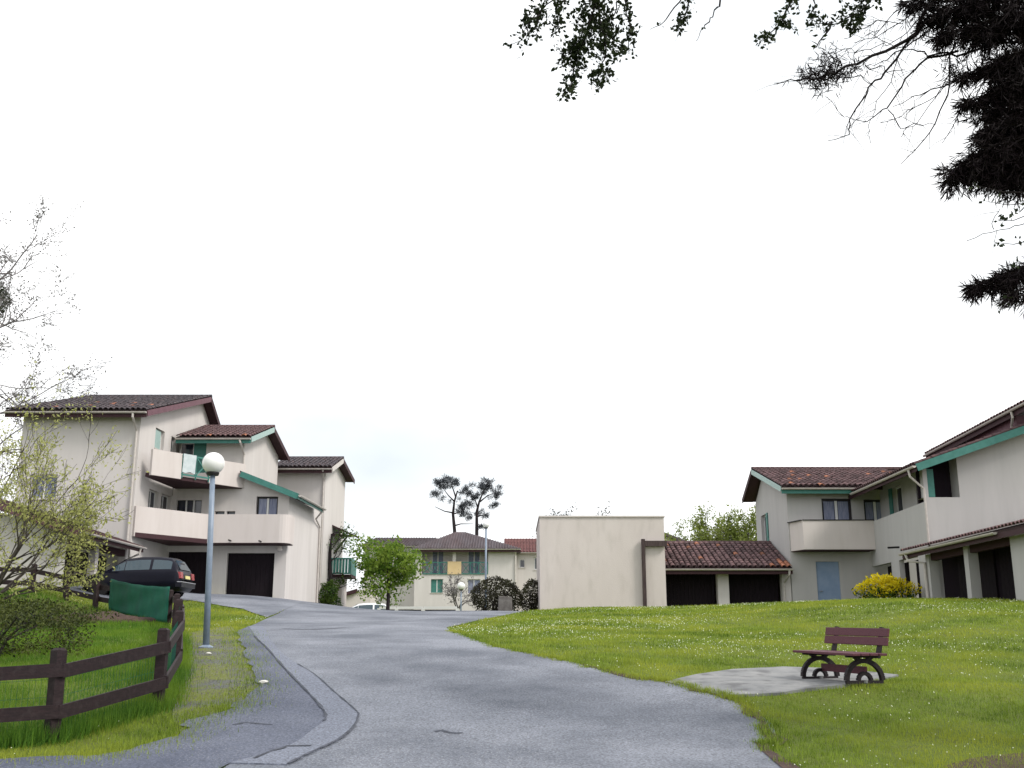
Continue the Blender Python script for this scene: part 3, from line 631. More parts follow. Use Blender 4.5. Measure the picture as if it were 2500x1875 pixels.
for i in range(9):
    for j in range(6):
        q = i0.lerp(m_, .02 + .9 * i / 8) - n2 * (.05 + .015 * math.sin(i * 1.7 + j)); lv.append((q.x, q.y, 9.56 - j * .16 - (.03 * math.sin(i) if j == 5 else 0)))
for i in range(8):
    for j in range(5): k = i * 6 + j; lf.append((k, k + 1, k + 7, k + 6))
o = npmesh('towel', lv, lf, M['laundry'], smooth=True); tag(o, 'pale towel hung over the teal balcony railing of the stepped house', 'towel')
# wall lamp below the balcony corner
p = P(686, 1335, 48.0); wl = MB(); wl.tube([p, p + Vector((0, -.25, -.02))], .03, 6); wl.lathe([(.02,.0),(.10,-.02),(.13,-.2),(.06,-.24),(0,-.24)], p + Vector((0, -.28, .02)), 10); wl.build('wall_lamp', M['gutter'], LH)
# rear porch roof, green balcony and its posts on the right side of the rear block
cx, cy = S(-10.25, 57)
pr = MB(); a0 = P(800, 1276, 57); a1 = P(800, 1276, 59.2); b0 = P(877, 1311, 57); b1 = P(877, 1311, 59.2); pr.hexa([p - Vector((0,0,.1)) for p in (a0, b0, b1, a1)], [a0, b0, b1, a1]); po = pr.build('porch_roof', M['deck_tile'], LH)
for yy in (57.1, 59.0):
    MB().bar(P(802, 1305, yy), P(860, 1309, yy), .1, .12).build('beam', M['wood'], po); MB().bar(P(815, 1352, yy), P(849, 1308, yy), .09, .09, up=(1,0,0)).build('brace', M['wood'], po)
gb = MB(); g0, g1_ = P(792, 1362, 57.0), P(856, 1402, 57.0)
nb = 9
for i in range(nb): x = g0.x + (g1_.x - g0.x) * (i + .5) / nb; gb.box((x - .065, 56.96, g1_.z), (x + .065, 57.0, g0.z))
gb.box((g0.x, 56.93, g0.z - .08), (g1_.x, 56.958, g0.z)); gb.box((g0.x, 56.93, g1_.z), (g1_.x, 56.958, g1_.z + .08))
gb.box((g1_.x - .03, 57.004, g1_.z), (g1_.x + .01, 59.0, g0.z)); gb.build('balcony_railing', M['teal'], LH)
MB().box((g0.x, 57.0, g1_.z - .15), (g1_.x, 59.0, g1_.z - .01)).build('balcony_floor', M['soffit'], LH)
pw = MB(); pw.box((g0.x, 57.3, 2.8), (P(835,1420,57.3).x, 59.0, g1_.z - .16)); pw.build('porch_wall', M['stucco_warm'], LH)
# carport wing towards the camera
A5, B5, C5 = (-24.5, 37.8), (-15.7, 37.8), (-15.7, 43.98)
mb = MB(); wall(mb, A5, B5, ZB, 5.3, top=[(0, 8.2), (8.8 - .1, 5.32), (8.8, 5.3)])
mb.build('wall', M['stucco'], LH)
for ya, yb_ in ((40.55, 40.83), (43.66, 43.97)): MB().box((-15.98, ya, ZB), (-15.7, yb_, 5.3)).build('pillar', M['stucco'], LH)
MB().box((-15.96, 37.806, 5.02), (-15.72, 40.545, 5.28)).build('beam', M['soffit'], LH); MB().box((-15.96, 40.835, 5.02), (-15.72, 43.655, 5.28)).build('beam', M['soffit'], LH)
for ya, yb_ in ((37.82, 40.54), (40.84, 43.65)):
    f = MB(); n = 12
    for i in range(n): a = ya + (yb_ - ya) * i / n; f.box((-16.5, a + .005, ZB), (-16.44, ya + (yb_ - ya) * (i + 1) / n - .005, 5.0))
    f.build('garage_door', M['garage'], LH)
e0 = Vector((-15.1, 37.25, 5.42)); e1c = Vector((-15.1, 43.9, 5.42)); t0 = Vector((-21.5, 37.25, 7.5)); t1 = Vector((-21.5, 43.9, 7.5))
rf = roofplane(e1c, e0, t0, t1).build('carport_roof', M['deck_tile'], LH)
tiles(rf, e1c + up, e0 + up, t1.lerp(e1c, .0) + up, t0 + up, 'tile_red', 0)
board(rf, e0 + Vector((0, -.02, -.1)), t0 + Vector((0, -.02, -.1)), .24, .03, 'maroon', 'rake_board')
board(rf, e0 + Vector((.02, 0, -.14)), e1c + Vector((.02, 0, -.14)), .16, .03, 'soffit', 'fascia')
so = MB(); so.quad(*(p + Vector((0, 0, -.135)) for p in (e0, t0, t1, e1c))); so.build('soffit', M['soffit'], rf)
gutter(LH, e1c + Vector((.11, 0, -.03)), e0 + Vector((.11, 0, -.03)))
pipe(LH, [Vector((-15.0, 43.4, 5.35)), Vector((-15.05, 43.4, 5.1)), Vector((-15.6, 43.62, 4.9)), Vector((-15.6, 43.62, 3.2))], .045)

# ------------------------------------------------------------------ house on the right
def I(x, y): return (x, y)
RH = thing('corner_house', 'grey beige corner house with teal eaves and blue door at the top of the lawn', 'house', (15, 44, 2.8))
A6, B6 = (11.9, 46.0), (16.1, 46.0); ZR = 2.2
wA = opx(A6, B6, 2007, 2081, 1217, 1275); wB = opx(A6, B6, 2110, 2168, 1219, 1275); dB = opx(A6, B6, 1995, 2052, 1371, 1483)
wA = (wA[0], wA[1], 5.7, wA[3]); wB = (wB[0], wB[1], 5.7, wB[3]); dB = (dB[0], dB[1], 2.75, dB[3])
gl6, gr6 = (11.9, 52.0), (11.9, 46.0)
sw = opx(gl6, gr6, 1859, 1873, 1256, 1325)
mb = MB(); wall(mb, A6, B6, ZR, 8.1, [wA, wB, dB]); wall(mb, gl6, gr6, ZR, 8.1, [sw], top=[(0, 8.2), (1.9, 9.45), (6.0, 8.1)]); wall(mb, (22, 52), gl6, ZR, 8.2)
# wing towards the camera: wall facing left, then the front wall
A7, B7 = (15.25, 45.2), (15.0, 38.6)
og1 = opx(A7, B7, 2133, 2180, 1372, 1480); og2 = opx(A7, B7, 2199, 2240, 1357, 1480); og1 = (og1[0], og1[1], 2.5, 4.75); og2 = (og2[0], og2[1] + .3, 2.5, 4.75)
lw1 = opx(A7, B7, 2196, 2214, 1205, 1240); 
wall(mb, A7, B7, ZR, 6.6, [og1, og2]); 
A8, B8 = (15.0, 38.6), (19.6, 38.6)
lo = opx(A8, B8, 2264, 2340, 1135, 1214); lo = (lo[0], lo[1], lo[2], 7.70)
gz8 = lambda x: 7.72 + .345 * (x - 14.6)
xl0_, xl1_ = 15.0 + lo[0], 15.0 + lo[1]
wall(mb, A8, (xl1_, 38.6), ZR, lo[2]); wall(mb, A8, (xl0_, 38.6), lo[2] + .001, 7.75, top=[(0, gz8(15.0)), (lo[0], gz8(xl0_))]); wall(mb, (xl1_, 38.6), B8, ZR, 7.75, top=[(0, gz8(xl1_)), (19.6 - xl1_, gz8(19.6))])
mb.quad((xl1_, 38.6, lo[2]), (xl1_, 39.3, lo[2]), (xl1_, 39.3, gz8(xl1_)), (xl1_, 38.6, gz8(xl1_))); mb.quad((xl0_, 38.6, lo[2]), (xl0_, 38.6, gz8(xl0_)), (xl0_, 39.3, gz8(xl0_)), (xl0_, 39.3, lo[2])); mb.quad((15.0, 38.6, lo[2]), (xl1_, 38.6, lo[2]), (xl1_, 39.3, lo[2]), (15.0, 39.3, lo[2]))
wall(mb, (15.9, 45.9), (15.9, 39.45), 6.0, 8.16, [(1.6, 2.6, 6.2, 7.9), (4.2, 5.2, 6.2, 7.7)])
mb.build('wall', M['stucco_grey'], RH)
window(RH, A6, B6, wA, curtain=True, sill=False, frame='dark_frame', fw=.09); window(RH, A6, B6, wB, curtain=True, sill=False, frame='dark_frame', fw=.09)  # wide dark frames stand in for reveal shadow
window(RH, gl6, gr6, sw, leaves=1, shutter=.3, fold='r')
window(RH, (15.9, 45.9), (15.9, 39.45), (1.6, 2.6, 6.2, 7.9), leaves=1, sill=False, shutter=.4, fold='l'); window(RH, (15.9, 45.9), (15.9, 39.45), (4.2, 5.2, 6.2, 7.7), leaves=1, sill=False)
dd = MB(); wbox(dd, A6, B6, dB[0], dB[1], dB[2], dB[3], -.14, -.09); do = dd.build('door', M['door_blue'], RH)
hd = MB(); hd.tube([(11.9 + dB[0] + .1, 46.02, 3.75), (11.9 + dB[0] + .22, 46.02, 3.75)], .02, 6); hd.build('handle', M['chrome'], do)
for g in (og1, og2):
    f = MB(); n = 8
    for i in range(n): wbox(f, A7, B7, g[0] + (g[1]-g[0])*i/n + .005, g[0] + (g[1]-g[0])*(i+1)/n - .005, g[2], g[3], -.7, -.64)
    f.build('garage_door', M['garage'], RH)
xa_, xb_ = 15.0 + lo[0] - .1, 15.0 + lo[1] + .2; lg = MB(); lg.hexa([(xa_,39.3,lo[2]-.3),(xb_,39.3,lo[2]-.3),(xb_,39.4,lo[2]-.3),(xa_,39.4,lo[2]-.3)], [(xa_,39.3,gz8(xa_)),(xb_,39.3,gz8(xb_)),(xb_,39.4,gz8(xb_)),(xa_,39.4,gz8(xa_))]); lg.build('loggia_back', M['inside'], RH)  # dark back paints the deep shade of the loggia
lg = MB(); wbox(lg, A8, B8, lo[0] + .02, lo[0] + .26, lo[2] + .02, 7.8, -.22, -.05); lg.build('shutter', M['teal'], RH)
# balcony: front face, cut corner, then along the wing
fb = [(11.95, 45.98), (12.25, 45.0), (15.25, 45.0)]
bR = balcony(RH, fb, 5.42, 6.63, mat='stucco_warm', back=[(15.25, 45.98), (11.95, 45.985)])
cp = MB()
for i in range(2):
    a, b = Vector(fb[i]), Vector(fb[i+1]); cp.bar((a.x, a.y + .07, 6.65), (b.x, b.y + .07, 6.65), .2, .04)
cp.build('coping', M['dark_frame'], bR)
# roofs
rfx0, rfx1 = 11.4, 16.8
e0 = Vector((rfx0 + .15, 45.45, 8.12)); e1 = Vector((15.1, 45.45, 8.12)); e1w = Vector((18.6, 45.45, 8.12)); r0 = Vector((rfx0, 50.2, 9.62)); r1 = Vector((18.6, 50.2, 9.62))
rf = roofplane(e0, e1w, r1, r0).build('roof', M['deck_tile'], RH)
b0 = Vector((rfx0, 52.5, 8.5)); b1 = Vector((18.6, 52.5, 8.5)); roofplane(r0, r1, b1, b0).build('rear_slope', M['deck_tile'], rf)
e1t = Vector((17.6, 45.45, 8.12))
tiles(rf, e0 + up, e1t + up, r0 + up, Vector((17.6, 50.2, 9.62)) + up, 'tile_red', 290, alt='tile_orange', altf=lambda a, b: .05)
rt = MB()
for i in range(15):
    a = r0.lerp(r1, i / 15); b = r0.lerp(r1, (i + 1.1) / 15); rt.tube([a + Vector((0,0,.02)), b + Vector((0,0,.04))], [.125, .11], 8)
rt.build('ridge_tiles', M['tile_red'], rf)['kind'] = 'stuff'
board(rf, e0 + Vector((0, -.012, -.19)), e1 + Vector((0, -.012, -.19)), .2, .025, 'teal', 'fascia')
board(rf, e0 + Vector((-.02, 0, -.1)), r0 + Vector((-.02, 0, -.1)), .22, .03, 'teal_light', 'rake_board'); board(rf, b0 + Vector((-.02, 0, -.1)), r0 + Vector((-.02, 0, -.1)), .22, .03, 'soffit', 'rake_board')
so = MB(); so.quad(*(Vector(p) + Vector((0, 0, -.135)) for p in (e0, e1, (15.1, 46, 8.3), (11.9, 46, 8.3)))); so.quad(*(Vector(p) + Vector((0, 0, -.135)) for p in (e0, r0, (11.9, 50.2, 9.62), (11.9, 45.45, 8.12)))); so.quad(*(Vector(p) + Vector((0, 0, -.135)) for p in (r0, b0, (11.9, 52.5, 8.5), (11.9, 50.2, 9.62)))); so.build('soffit', M['soffit'], rf)
gutter(RH, e0 + Vector((0, -.1, -.06)), e1 + Vector((-.1, -.1, -.06)))
# wing roof: eave over the gallery, verge facing the camera
we0 = Vector((14.6, 47.6, 7.86)); we1 = Vector((14.6, 38.05, 7.86)); wt0 = Vector((20.2, 47.6, 7.86 + 5.6 * .345)); wt1 = Vector((20.2, 38.05, 7.86 + 5.6 * .345))
rf2 = roofplane(we0, we1, wt1, wt0).build('wing_roof', M['deck_tile'], RH); tiles(rf2, we0 + up, we1 + up, wt0 + up, wt1 + up, 'tile_red', 0)
board(rf2, we1 + Vector((0, -.02, -.1)), wt1 + Vector((0, -.02, -.1)), .27, .035, 'teal', 'rake_board')
so = MB(); so.quad(*(p + Vector((0, 0, -.135)) for p in (we0, we1, wt1, wt0))); so.build('soffit', M['soffit'], rf2)
board(rf2, we0 + Vector((-.01, 0, -.14)), we1 + Vector((-.01, 0, -.14)), .18, .025, 'soffit', 'fascia')
gutter(RH, we1 + Vector((-.1, -.05, -.04)), Vector((14.5, 45.35, 7.82)))
pipe(RH, [Vector((14.5, 38.6, 7.75)), Vector((14.52, 38.55, 7.5)), Vector((14.98, 38.53, 7.05)), Vector((14.98, 38.53, 4.9))], .045)
# taller block behind it: only its eave, soffit and wall top show
hw = MB(); hw.hexa([(18.85,39,7.5),(24,39,7.5),(24,46.55,7.5),(18.6,46.55,7.5)], [(18.85,39,9.88),(24,39,9.88),(24,46.55,9.5),(18.6,46.55,9.5)]); hw.build('upper_wall', M['maroon'], RH)
he0 = Vector((18.35, 46.6, 9.70)); he1 = Vector((18.72, 37.2, 10.12)); ht0 = Vector((23.5, 46.6, 11.3)); ht1 = Vector((23.5, 37.2, 11.7))
rf3 = roofplane(he0, he1, ht1, ht0).build('upper_roof', M['soffit'], RH); tiles(rf3, he0 + up, he1 + up, ht0 + up, ht1 + up, 'tile_red', 0)
gutter(RH, he1 + Vector((-.1, 0, -.02)), he0 + Vector((-.1, 0, -.02))); board(rf3, he0 + Vector((-.01, 0, -.16)), he1 + Vector((-.01, 0, -.16)), .22, .03, 'soffit', 'fascia')
pipe(RH, [Vector((18.55, 38.7, 9.95)), Vector((18.58, 38.7, 9.75)), Vector((18.75, 39.2, 9.5)), Vector((18.75, 39.2, 8.9))], .045)
# carport in front of the wing
mb = MB()
for yy in (37.2, 34.0): MB().box((14.35, yy - .16, 2.0), (14.67, yy + .16, 4.58)).build('pillar', M['stucco_grey'], RH)
mb.hexa([(14.35,29.9,2.0),(20,29.9,2.0),(20,30.15,2.0),(14.63,30.15,2.0),(14.63,30.9,2.0),(14.35,30.9,2.0)], [(14.35,29.9,4.58),(20,29.9,5.7),(20,30.15,5.7),(14.63,30.15,4.62),(14.63,30.9,4.62),(14.35,30.9,4.58)]); mb.build('carport_wall', M['stucco_grey'], RH)
for ya, yb_ in ((30.905, 33.835), (34.165, 37.035)): MB().box((14.42, ya, 4.36), (14.6, yb_, 4.6)).build('beam', M['soffit'], RH)  # soffit colour on the beams paints the shade under the deep eaves
for ya, yb_ in ((30.95, 33.8), (34.2, 37.0)):
    f = MB(); n = 12
    for i in range(n): a = ya + (yb_ - ya) * i / n; f.box((15.3, a + .005, 2.0), (15.36, ya + (yb_ - ya) * (i + 1) / n - .005, 4.6))
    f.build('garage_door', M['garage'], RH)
MB().box((15.37, 30.2, 2.0), (15.45, 38.5, 4.6)).build('carport_back', M['inside'], RH)  # dark back paints the shade inside the carport
ce0 = Vector((14.0, 38.5, 4.75)); ce1 = Vector((14.0, 28.6, 4.75)); cq0 = Vector((20, 38.5, 4.75 + 6 * .238)); cq1 = Vector((20, 28.6, 4.75 + 6 * .238))
rf4 = roofplane(ce0, ce1, cq1, cq0).build('carport_roof', M['deck_tile'], RH); tiles(rf4, ce0 + up, ce1 + up, cq0 + up, cq1 + up, 'tile_red', 0)
so = MB(); so.quad(*(p + Vector((0, 0, -.135)) for p in (ce0, ce1, cq1, cq0))); so.build('soffit', M['soffit'], rf4)
board(rf4, ce0 + Vector((-.01, 0, -.15)), ce1 + Vector((-.01, 0, -.15)), .16, .03, 'soffit', 'fascia')
gutter(RH, Vector((13.9, 30.8, 4.71)), Vector((13.9, 38.5, 4.71)))
pipe(RH, [Vector((13.9, 38.0, 4.66)), Vector((13.95, 37.9, 4.42)), Vector((14.28, 37.3, 4.3)), Vector((14.28, 37.25, 2.4))], .05)
p = P(2183, 1336, 41.5); MB().tube([p + Vector((.2, 0, 0)), p + Vector((-.25, 0, -.02))], .04, 8).build('drain_spout', M['dark_frame'], RH)

# ------------------------------------------------------------------ tall wall and tiled garage
TW = thing('tall_wall', 'tall blank beige rendered wall block beside the tiled garage', 'wall block', (3.8, 47, 2.6))
xw0, xw1 = P(1318, 1370, 45).x, P(1624, 1370, 45).x; zt = P(1450, 1263, 45).z
mb = MB(); mb.box((xw0, 45, 2.0), (xw1, 51, zt)); mb.build('wall', M['stucco_wall'], TW)
mb = MB(); mb.box((xw0 - .04, 44.95, zt + .003), (xw1 + .04, 51.05, zt + .07)); mb.build('coping', M['stucco_warm'], TW)
PG = thing('timber_frame', 'dark timber post and beam fixed in front of the tall beige wall', 'timber frame', (5.4, 44.9, 2.6))
a = P(1570, 1322, 44.87); b = P(1570, 1490, 44.87); MB().box((a.x - .075, 44.8, 2.2), (a.x + .075, 44.93, a.z + .1)).build('post', M['timber_brown'], PG)
b = P(1628, 1327, 44.87); MB().box((a.x + .076, 44.79, b.z - .12), (b.x, 44.935, b.z + .11)).build('beam', M['timber_brown'], PG)
GA = thing('tiled_garage', 'low garage with brown red barrel tile roof and two dark bays beside the tall wall', 'garage', (9, 47, 2.6))
y0 = 46.1
px0, px1 = P(1753, 1440, y0).x, P(1780, 1440, y0).x; qx0, qx1 = P(1924, 1440, y0).x - .25, 11.88
MB().box((px0, y0, 2.0), (px1, y0 + .4, 4.5)).build('pillar', M['stucco'], GA); MB().box((qx0 + .02, y0, 2.0), (qx1, y0 + .4, 4.5)).build('pillar', M['stucco'], GA); MB().box((xw1 + .01, 50.6, 2.0), (11.88, 50.9, 5.6)).build('rear_wall', M['stucco'], GA)
for a, b in ((xw1 + .07, px0 - .01), (px1 + .01, qx0)):
    f = MB(); n = 14
    for i in range(n): f.box((a + (b-a)*i/n + .004, y0 + .7, 2.0), (a + (b-a)*(i+1)/n - .004, y0 + .75, 4.6))
    f.build('garage_door', M['garage'], GA)
ze = P(1780, 1386, 45.5).z
e0 = Vector((xw1 + .02, 45.5, ze)); e1 = Vector((P(1940, 1386, 45.5).x - .1, 45.5, ze)); r0 = Vector((xw1 + .02, 49.2, ze + 1.33)); r1 = Vector((11.86, 49.2, ze + 1.33))
rf = roofplane(e0, e1, r1, r0, .1).build('roof', M['deck_tile'], GA)
b0 = Vector((xw1 + .02, 51, ze + .6)); b1 = Vector((11.86, 51, ze + .6)); roofplane(r0, r1, b1, b0).build('rear_slope', M['deck_tile'], rf)
tiles(rf, e0 + up, e1 + up, r0 + up, r1 + up, 'tile_red', 300, alt='tile_orange', altf=lambda a, b: .9 if (a > .9 and b < .2) else .06)
rt = MB()
for i in range(13):
    a = r0.lerp(r1, i / 13); b = r0.lerp(r1, (i + 1.1) / 13 if i < 12 else 1); rt.tube([a + Vector((0,0,.02)), b + Vector((0,0,.04))], [.12, .105], 8)
rt.build('ridge_tiles', M['tile_red'], rf)['kind'] = 'stuff'
board(rf, e0 + Vector((0, -.012, -.18)), e1 + Vector((0, -.012, -.18)), .18, .025, 'soffit', 'fascia')
gutter(GA, e0 + Vector((0, -.1, -.05)), e1 + Vector((0, -.1, -.05)))
MB().box((xw1 + .02, y0 + .01, 4.51), (11.87, y0 + .3, ze - .12)).build('lintel', M['soffit'], GA)
pipe(GA, [e1 + Vector((-.15, -.1, -.1)), e1 + Vector((-.15, -.05, -.3)), Vector((qx1 - .3, y0 - .06, ze - .6)), Vector((qx1 - .3, y0 - .06, 2.2))], .045)

# ------------------------------------------------------------------ far house beyond the crest
FH = thing('far_house', 'two storey house with hipped grey roof, teal balconies and yellow panel beyond the crest', 'house', (-5, 103, 3))
D0 = 100.0; ZF = 2.4
xa, xb = P(1012, 1400, D0).x, P(1261, 1400, D0).x; zeF = P(1130, 1340, D0).z
A9, B9 = (xa, D0), (xb, D0)
lg_ = opx(A9, B9, 1030, 1192, 1341, 1402); wl1 = opx(A9, B9, 1052, 1081, 1414, 1447); wl2 = opx(A9, B9, 1141, 1173, 1414, 1450)
mb = MB(); wall(mb, A9, B9, ZF, zeF, [lg_, wl1, wl2], depth=.15); wall(mb, B9, (xb, 112), ZF, zeF); wall(mb, (xa, 112), A9, ZF, zeF)
Ab, Bb = (xa, D0 + 1.5), (xb, D0 + 1.5)
dd1 = opx(Ab, Bb, 1054, 1084, 1345, 1402); dd2 = opx(Ab, Bb, 1142, 1173, 1345, 1402)
wall(mb, Ab, Bb, lg_[2] - .1, zeF - .05, [dd1, dd2], depth=.1)
c0, c1 = P(1105, 1370, D0).x, P(1113, 1370, D0).x; mb.box((c0, D0 + .02, lg_[2]), (c1, D0 + .3, lg_[3])); mb.box((xa + lg_[0], D0 + .01, lg_[2] - .25), (xa + lg_[1], D0 + 1.5, lg_[2] - .004)); mb.build('wall', M['stucco'], FH)
for d_ in (dd1, dd2): window(FH, Ab, Bb, d_, depth=.1, leaves=2, name='balcony_door', sill=False, curtain=True, fw=.08)
wq = window(FH, A9, B9, wl1, leaves=2, glass='teal', frame='teal', fw=.06); window(FH, A9, B9, wl2, leaves=2, curtain=True, fw=.06)
yp0, yp1 = P(1093, 1371, D0), P(1126, 1402, D0); MB().box((yp0.x, D0 - .12, yp1.z), (yp1.x, D0 - .02, yp0.z)).build('yellow_panel', M['yellow_panel'], FH)
for ua, ub in ((1033, 1092), (1127, 1190)):
    r_ = MB(); p0 = P(ua, 1373, D0 - .06); p1 = P(ub, 1401, D0 - .06)
    r_.bar((p0.x, D0 - .06, p0.z), (p1.x, D0 - .06, p0.z), .06, .09); r_.bar((p0.x, D0 - .06, p1.z), (p1.x, D0 - .06, p1.z), .06, .09); n = 3
    for i in range(n):
        x0_, x1_ = p0.x + (p1.x - p0.x) * i / n, p0.x + (p1.x - p0.x) * (i + 1) / n
        r_.bar((x0_, D0 - .06, p1.z), (x1_, D0 - .06, p0.z), .04, .05); r_.bar((x0_, D0 - .05, p0.z), (x1_, D0 - .05, p1.z), .04, .05); r_.bar((x1_, D0 - .06, p1.z), (x1_, D0 - .06, p0.z), .05, .07, up=(1,0,0))
    r_.build('railing', M['teal'], FH)
e0 = Vector((xa - .3, D0 - .6, zeF - .02)); e1 = Vector((xb + .4, D0 - .6, zeF - .02)); ap0 = P(1112, 1299, 106.5); ap1 = P(1136, 1299, 106.5); k0 = Vector((xa - .3, 113, zeF)); k1 = Vector((xb + .4, 113, zeF))
rf = MB(); 
for q in ((e0, e1, ap1, ap0), (e1, k1, ap1), (k0, e0, ap0), (k1, k0, ap0, ap1)): rf.quad(*q)
rf.quad(*(p - Vector((0, 0, .12)) for p in (e0, k0, k1, e1))); rf = rf.build('roof', M['far_tile'], FH)
# barrel rows on the front hip, clipped to it
tv = MB(); nC = 40; nrm = (e1 - e0).cross(ap0 - e0).normalized()
for i in range(nC):
    a = (i + .5) / nC; pb = e0.lerp(e1, a); xl = pb.x; tL = min(1, (xl - e0.x) / (ap0.x - e0.x)); tR = min(1, (e1.x - xl) / (e1.x - ap1.x)); t_ = min(tL, tR) * .97
    top = pb.lerp(Vector((xl, ap0.y, ap0.z)), t_)
    tv.tube([pb + nrm * .01 + Vector((0, -.1, -.02)), top + nrm * .01], [.085, .075], 6)
o = tv.build('roof_tiles', M['far_tile'], rf); o['kind'] = 'stuff'
gutter(FH, e0 + Vector((0, -.1, -.04)), e1 + Vector((0, -.1, -.04)), .09); board(rf, e0 + Vector((0, -.02, -.2)), e1 + Vector((0, -.02, -.2)), .22, .03, 'soffit', 'fascia')
pipe(FH, [Vector((xb - .1, D0 - .6, zeF - .1)), Vector((xb - .1, D0 - .08, zeF - .6)), Vector((xb - .1, D0 - .08, 3))], .07)
# its wings
zl_ = P(950, 1333, 103).z; xl0, xl1 = P(888, 1400, 103).x, xa
MB().box((xl0, 103, ZF), (xl1 - .01, 111, zl_)).build('wing_wall', M['stucco'], FH); mb = MB(); xr1 = P(1365, 1400, 104).x; zr_ = P(1290, 1349, 104).z
Aw, Bw = (xb + .01, 104), (xr1, 104); o1 = opx(Aw, Bw, 1268, 1282, 1365, 1386); o2 = opx(Aw, Bw, 1304, 1318, 1360, 1391); wall(mb, Aw, Bw, ZF, zr_, [o1, o2]); mb.build('wing_wall', M['stucco'], FH)
window(FH, Aw, Bw, o1, leaves=1, fw=.09); window(FH, Aw, Bw, o2, leaves=1, fw=.09)
def simple_roof(parent, x0, x1, y0, yr, y1, ze, zr, mat, hip=0):
    e0, e1, r0, r1 = Vector((x0, y0, ze)), Vector((x1, y0, ze)), Vector((x0 + hip, yr, zr)), Vector((x1, yr, zr)); b0, b1 = Vector((x0, y1, ze)), Vector((x1, y1, ze))
    q = MB(); q.quad(e0, e1, r1, r0); q.quad(b1, b0, r0, r1); q.quad(b0, e0, r0); q.quad(e1, b1, r1); q.quad(*(p - Vector((0,0,.1)) for p in (e0, b0, b1, e1))); o = q.build('roof', M[mat], parent)
    tiles(o, e0 + Vector((0,0,.02)), e1 + Vector((0,0,.02)), r0, r1, mat, 0, pitch=.3, expo=.6); gutter(parent, e0 + Vector((0, -.1, -.04)), e1 + Vector((0, -.1, -.04)), .09); return o
simple_roof(FH, xl0 - .3, xl1 + 1.5, 102.5, 107, 111.5, zl_, P(950, 1313, 107).z, 'far_tile', hip=.9)
simple_roof(FH, xb - 1.2, xr1 + .4, 103.5, 108, 112.5, zr_, P(1290, 1315, 108).z, 'far_tile_red')
# low annex at its left
AN = thing('low_annex', 'low pale annex with a dark sloping verge seen between the shrubs and the round tree', 'annex', (-14, 92, 3))
p0, p1 = P(826, 1458, 90), P(905, 1432, 90)
mb = MB(); mb.hexa([(p0.x, 90, 2.2), (p1.x, 90, 2.2), (p1.x, 95, 2.2), (p0.x, 95, 2.2)], [(p0.x, 90, p0.z), (p1.x, 90, p1.z), (p1.x, 95, p1.z), (p0.x, 95, p0.z)]); mb.build('wall', M['stucco_warm'], AN)
MB().bar(p0 + Vector((-.3, -.1, -.02)), P(873, 1442, 90) + Vector((0, -.1, 0)), .4, .3).build('verge_board', M['soffit'], AN)
# house behind the garage
BH = thing('hidden_house', 'grey roofed house peeping out behind the tiled garage', 'house', (10, 74, 3))
p0, p1 = P(1560, 1278, 74), P(1682, 1324, 74)
mb = MB(); mb.hexa([(p0.x, 74, 2.2), (p1.x, 74, 2.2), (p1.x, 82, 2.2), (p0.x, 82, 2.2)], [(p0.x, 74, p0.z - .2), (p1.x, 74, p1.z - .2), (p1.x, 82, p1.z - .2), (p0.x, 82, p0.z - .2)]); mb.build('wall', M['stucco'], BH)
q = roofplane(p1 + Vector((.5, 8, -.2)), p1 + Vector((.5, -.4, -.2)), p0 + Vector((0, -.4, 0)), p0 + Vector((0, 8, 0)), .2); q.build('roof', M['far_tile'], BH)
# low white barrier at the crest
BR = thing('low_barrier', 'low white rail barrier on short posts along the crest before the far house', 'barrier', (-5, 66, 2.9))
r_ = MB(); 
xs_ = [P(u, 1490, 66).x for u in (925, 968, 1033, 1117)]; zb_ = P(1000, 1486, 66).z
for i in range(3): MB().box((xs_[i] + .03, 65.95, zb_ - .02), (xs_[i+1] - .03, 66.05, zb_ + .13)).build('rail', M['white_frame'], BR)
for x in xs_: MB().box((x - .09, 65.92, 2.4), (x + .09, 66.08, zb_ + .02)).build('post', M['white_frame'], BR)
for i in range(3): MB().box((xs_[i] + .12, 66.0, zb_ - .18), (xs_[i+1] - .12, 66.03, zb_ - .06)).build('rail_gap_shade', M['dark_frame'], BR)  # dark bars paint in the shadowed gap below the white rail

# ------------------------------------------------------------------ plants
def leafmesh(name, pos, size, mat, parent=None, asp=.5, up=.3, dirs=None, spread=1.0, kind=None):
    pos = np.asarray(pos, float); n = len(pos)
    if n == 0: return None
    a = rng.normal(size=(n, 3)) * spread
    if dirs is not None: a = a * .5 + np.asarray(dirs)
    a[:, 2] += up; a /= np.linalg.norm(a, axis=1, keepdims=True) + 1e-9
    b = np.cross(a, rng.normal(size=(n, 3))); b /= np.linalg.norm(b, axis=1, keepdims=True) + 1e-9
    c = np.cross(a, b); L = (size * rng.uniform(.65, 1.3, n))[:, None]
    V = np.stack([pos, pos + a * L * .45 + b * L * asp * .5 + c * L * .06, pos + a * L, pos + a * L * .45 - b * L * asp * .5 + c * L * .06], 1).reshape(-1, 3)
    i = np.arange(n)[:, None] * 4; F = np.concatenate([i + [0, 1, 2], i + [0, 2, 3]], 0)
    o = npmesh(name, V, F, M[mat], parent, rnd=np.repeat(rng.random(n), 4))
    if kind: o['kind'] = kind
    return o
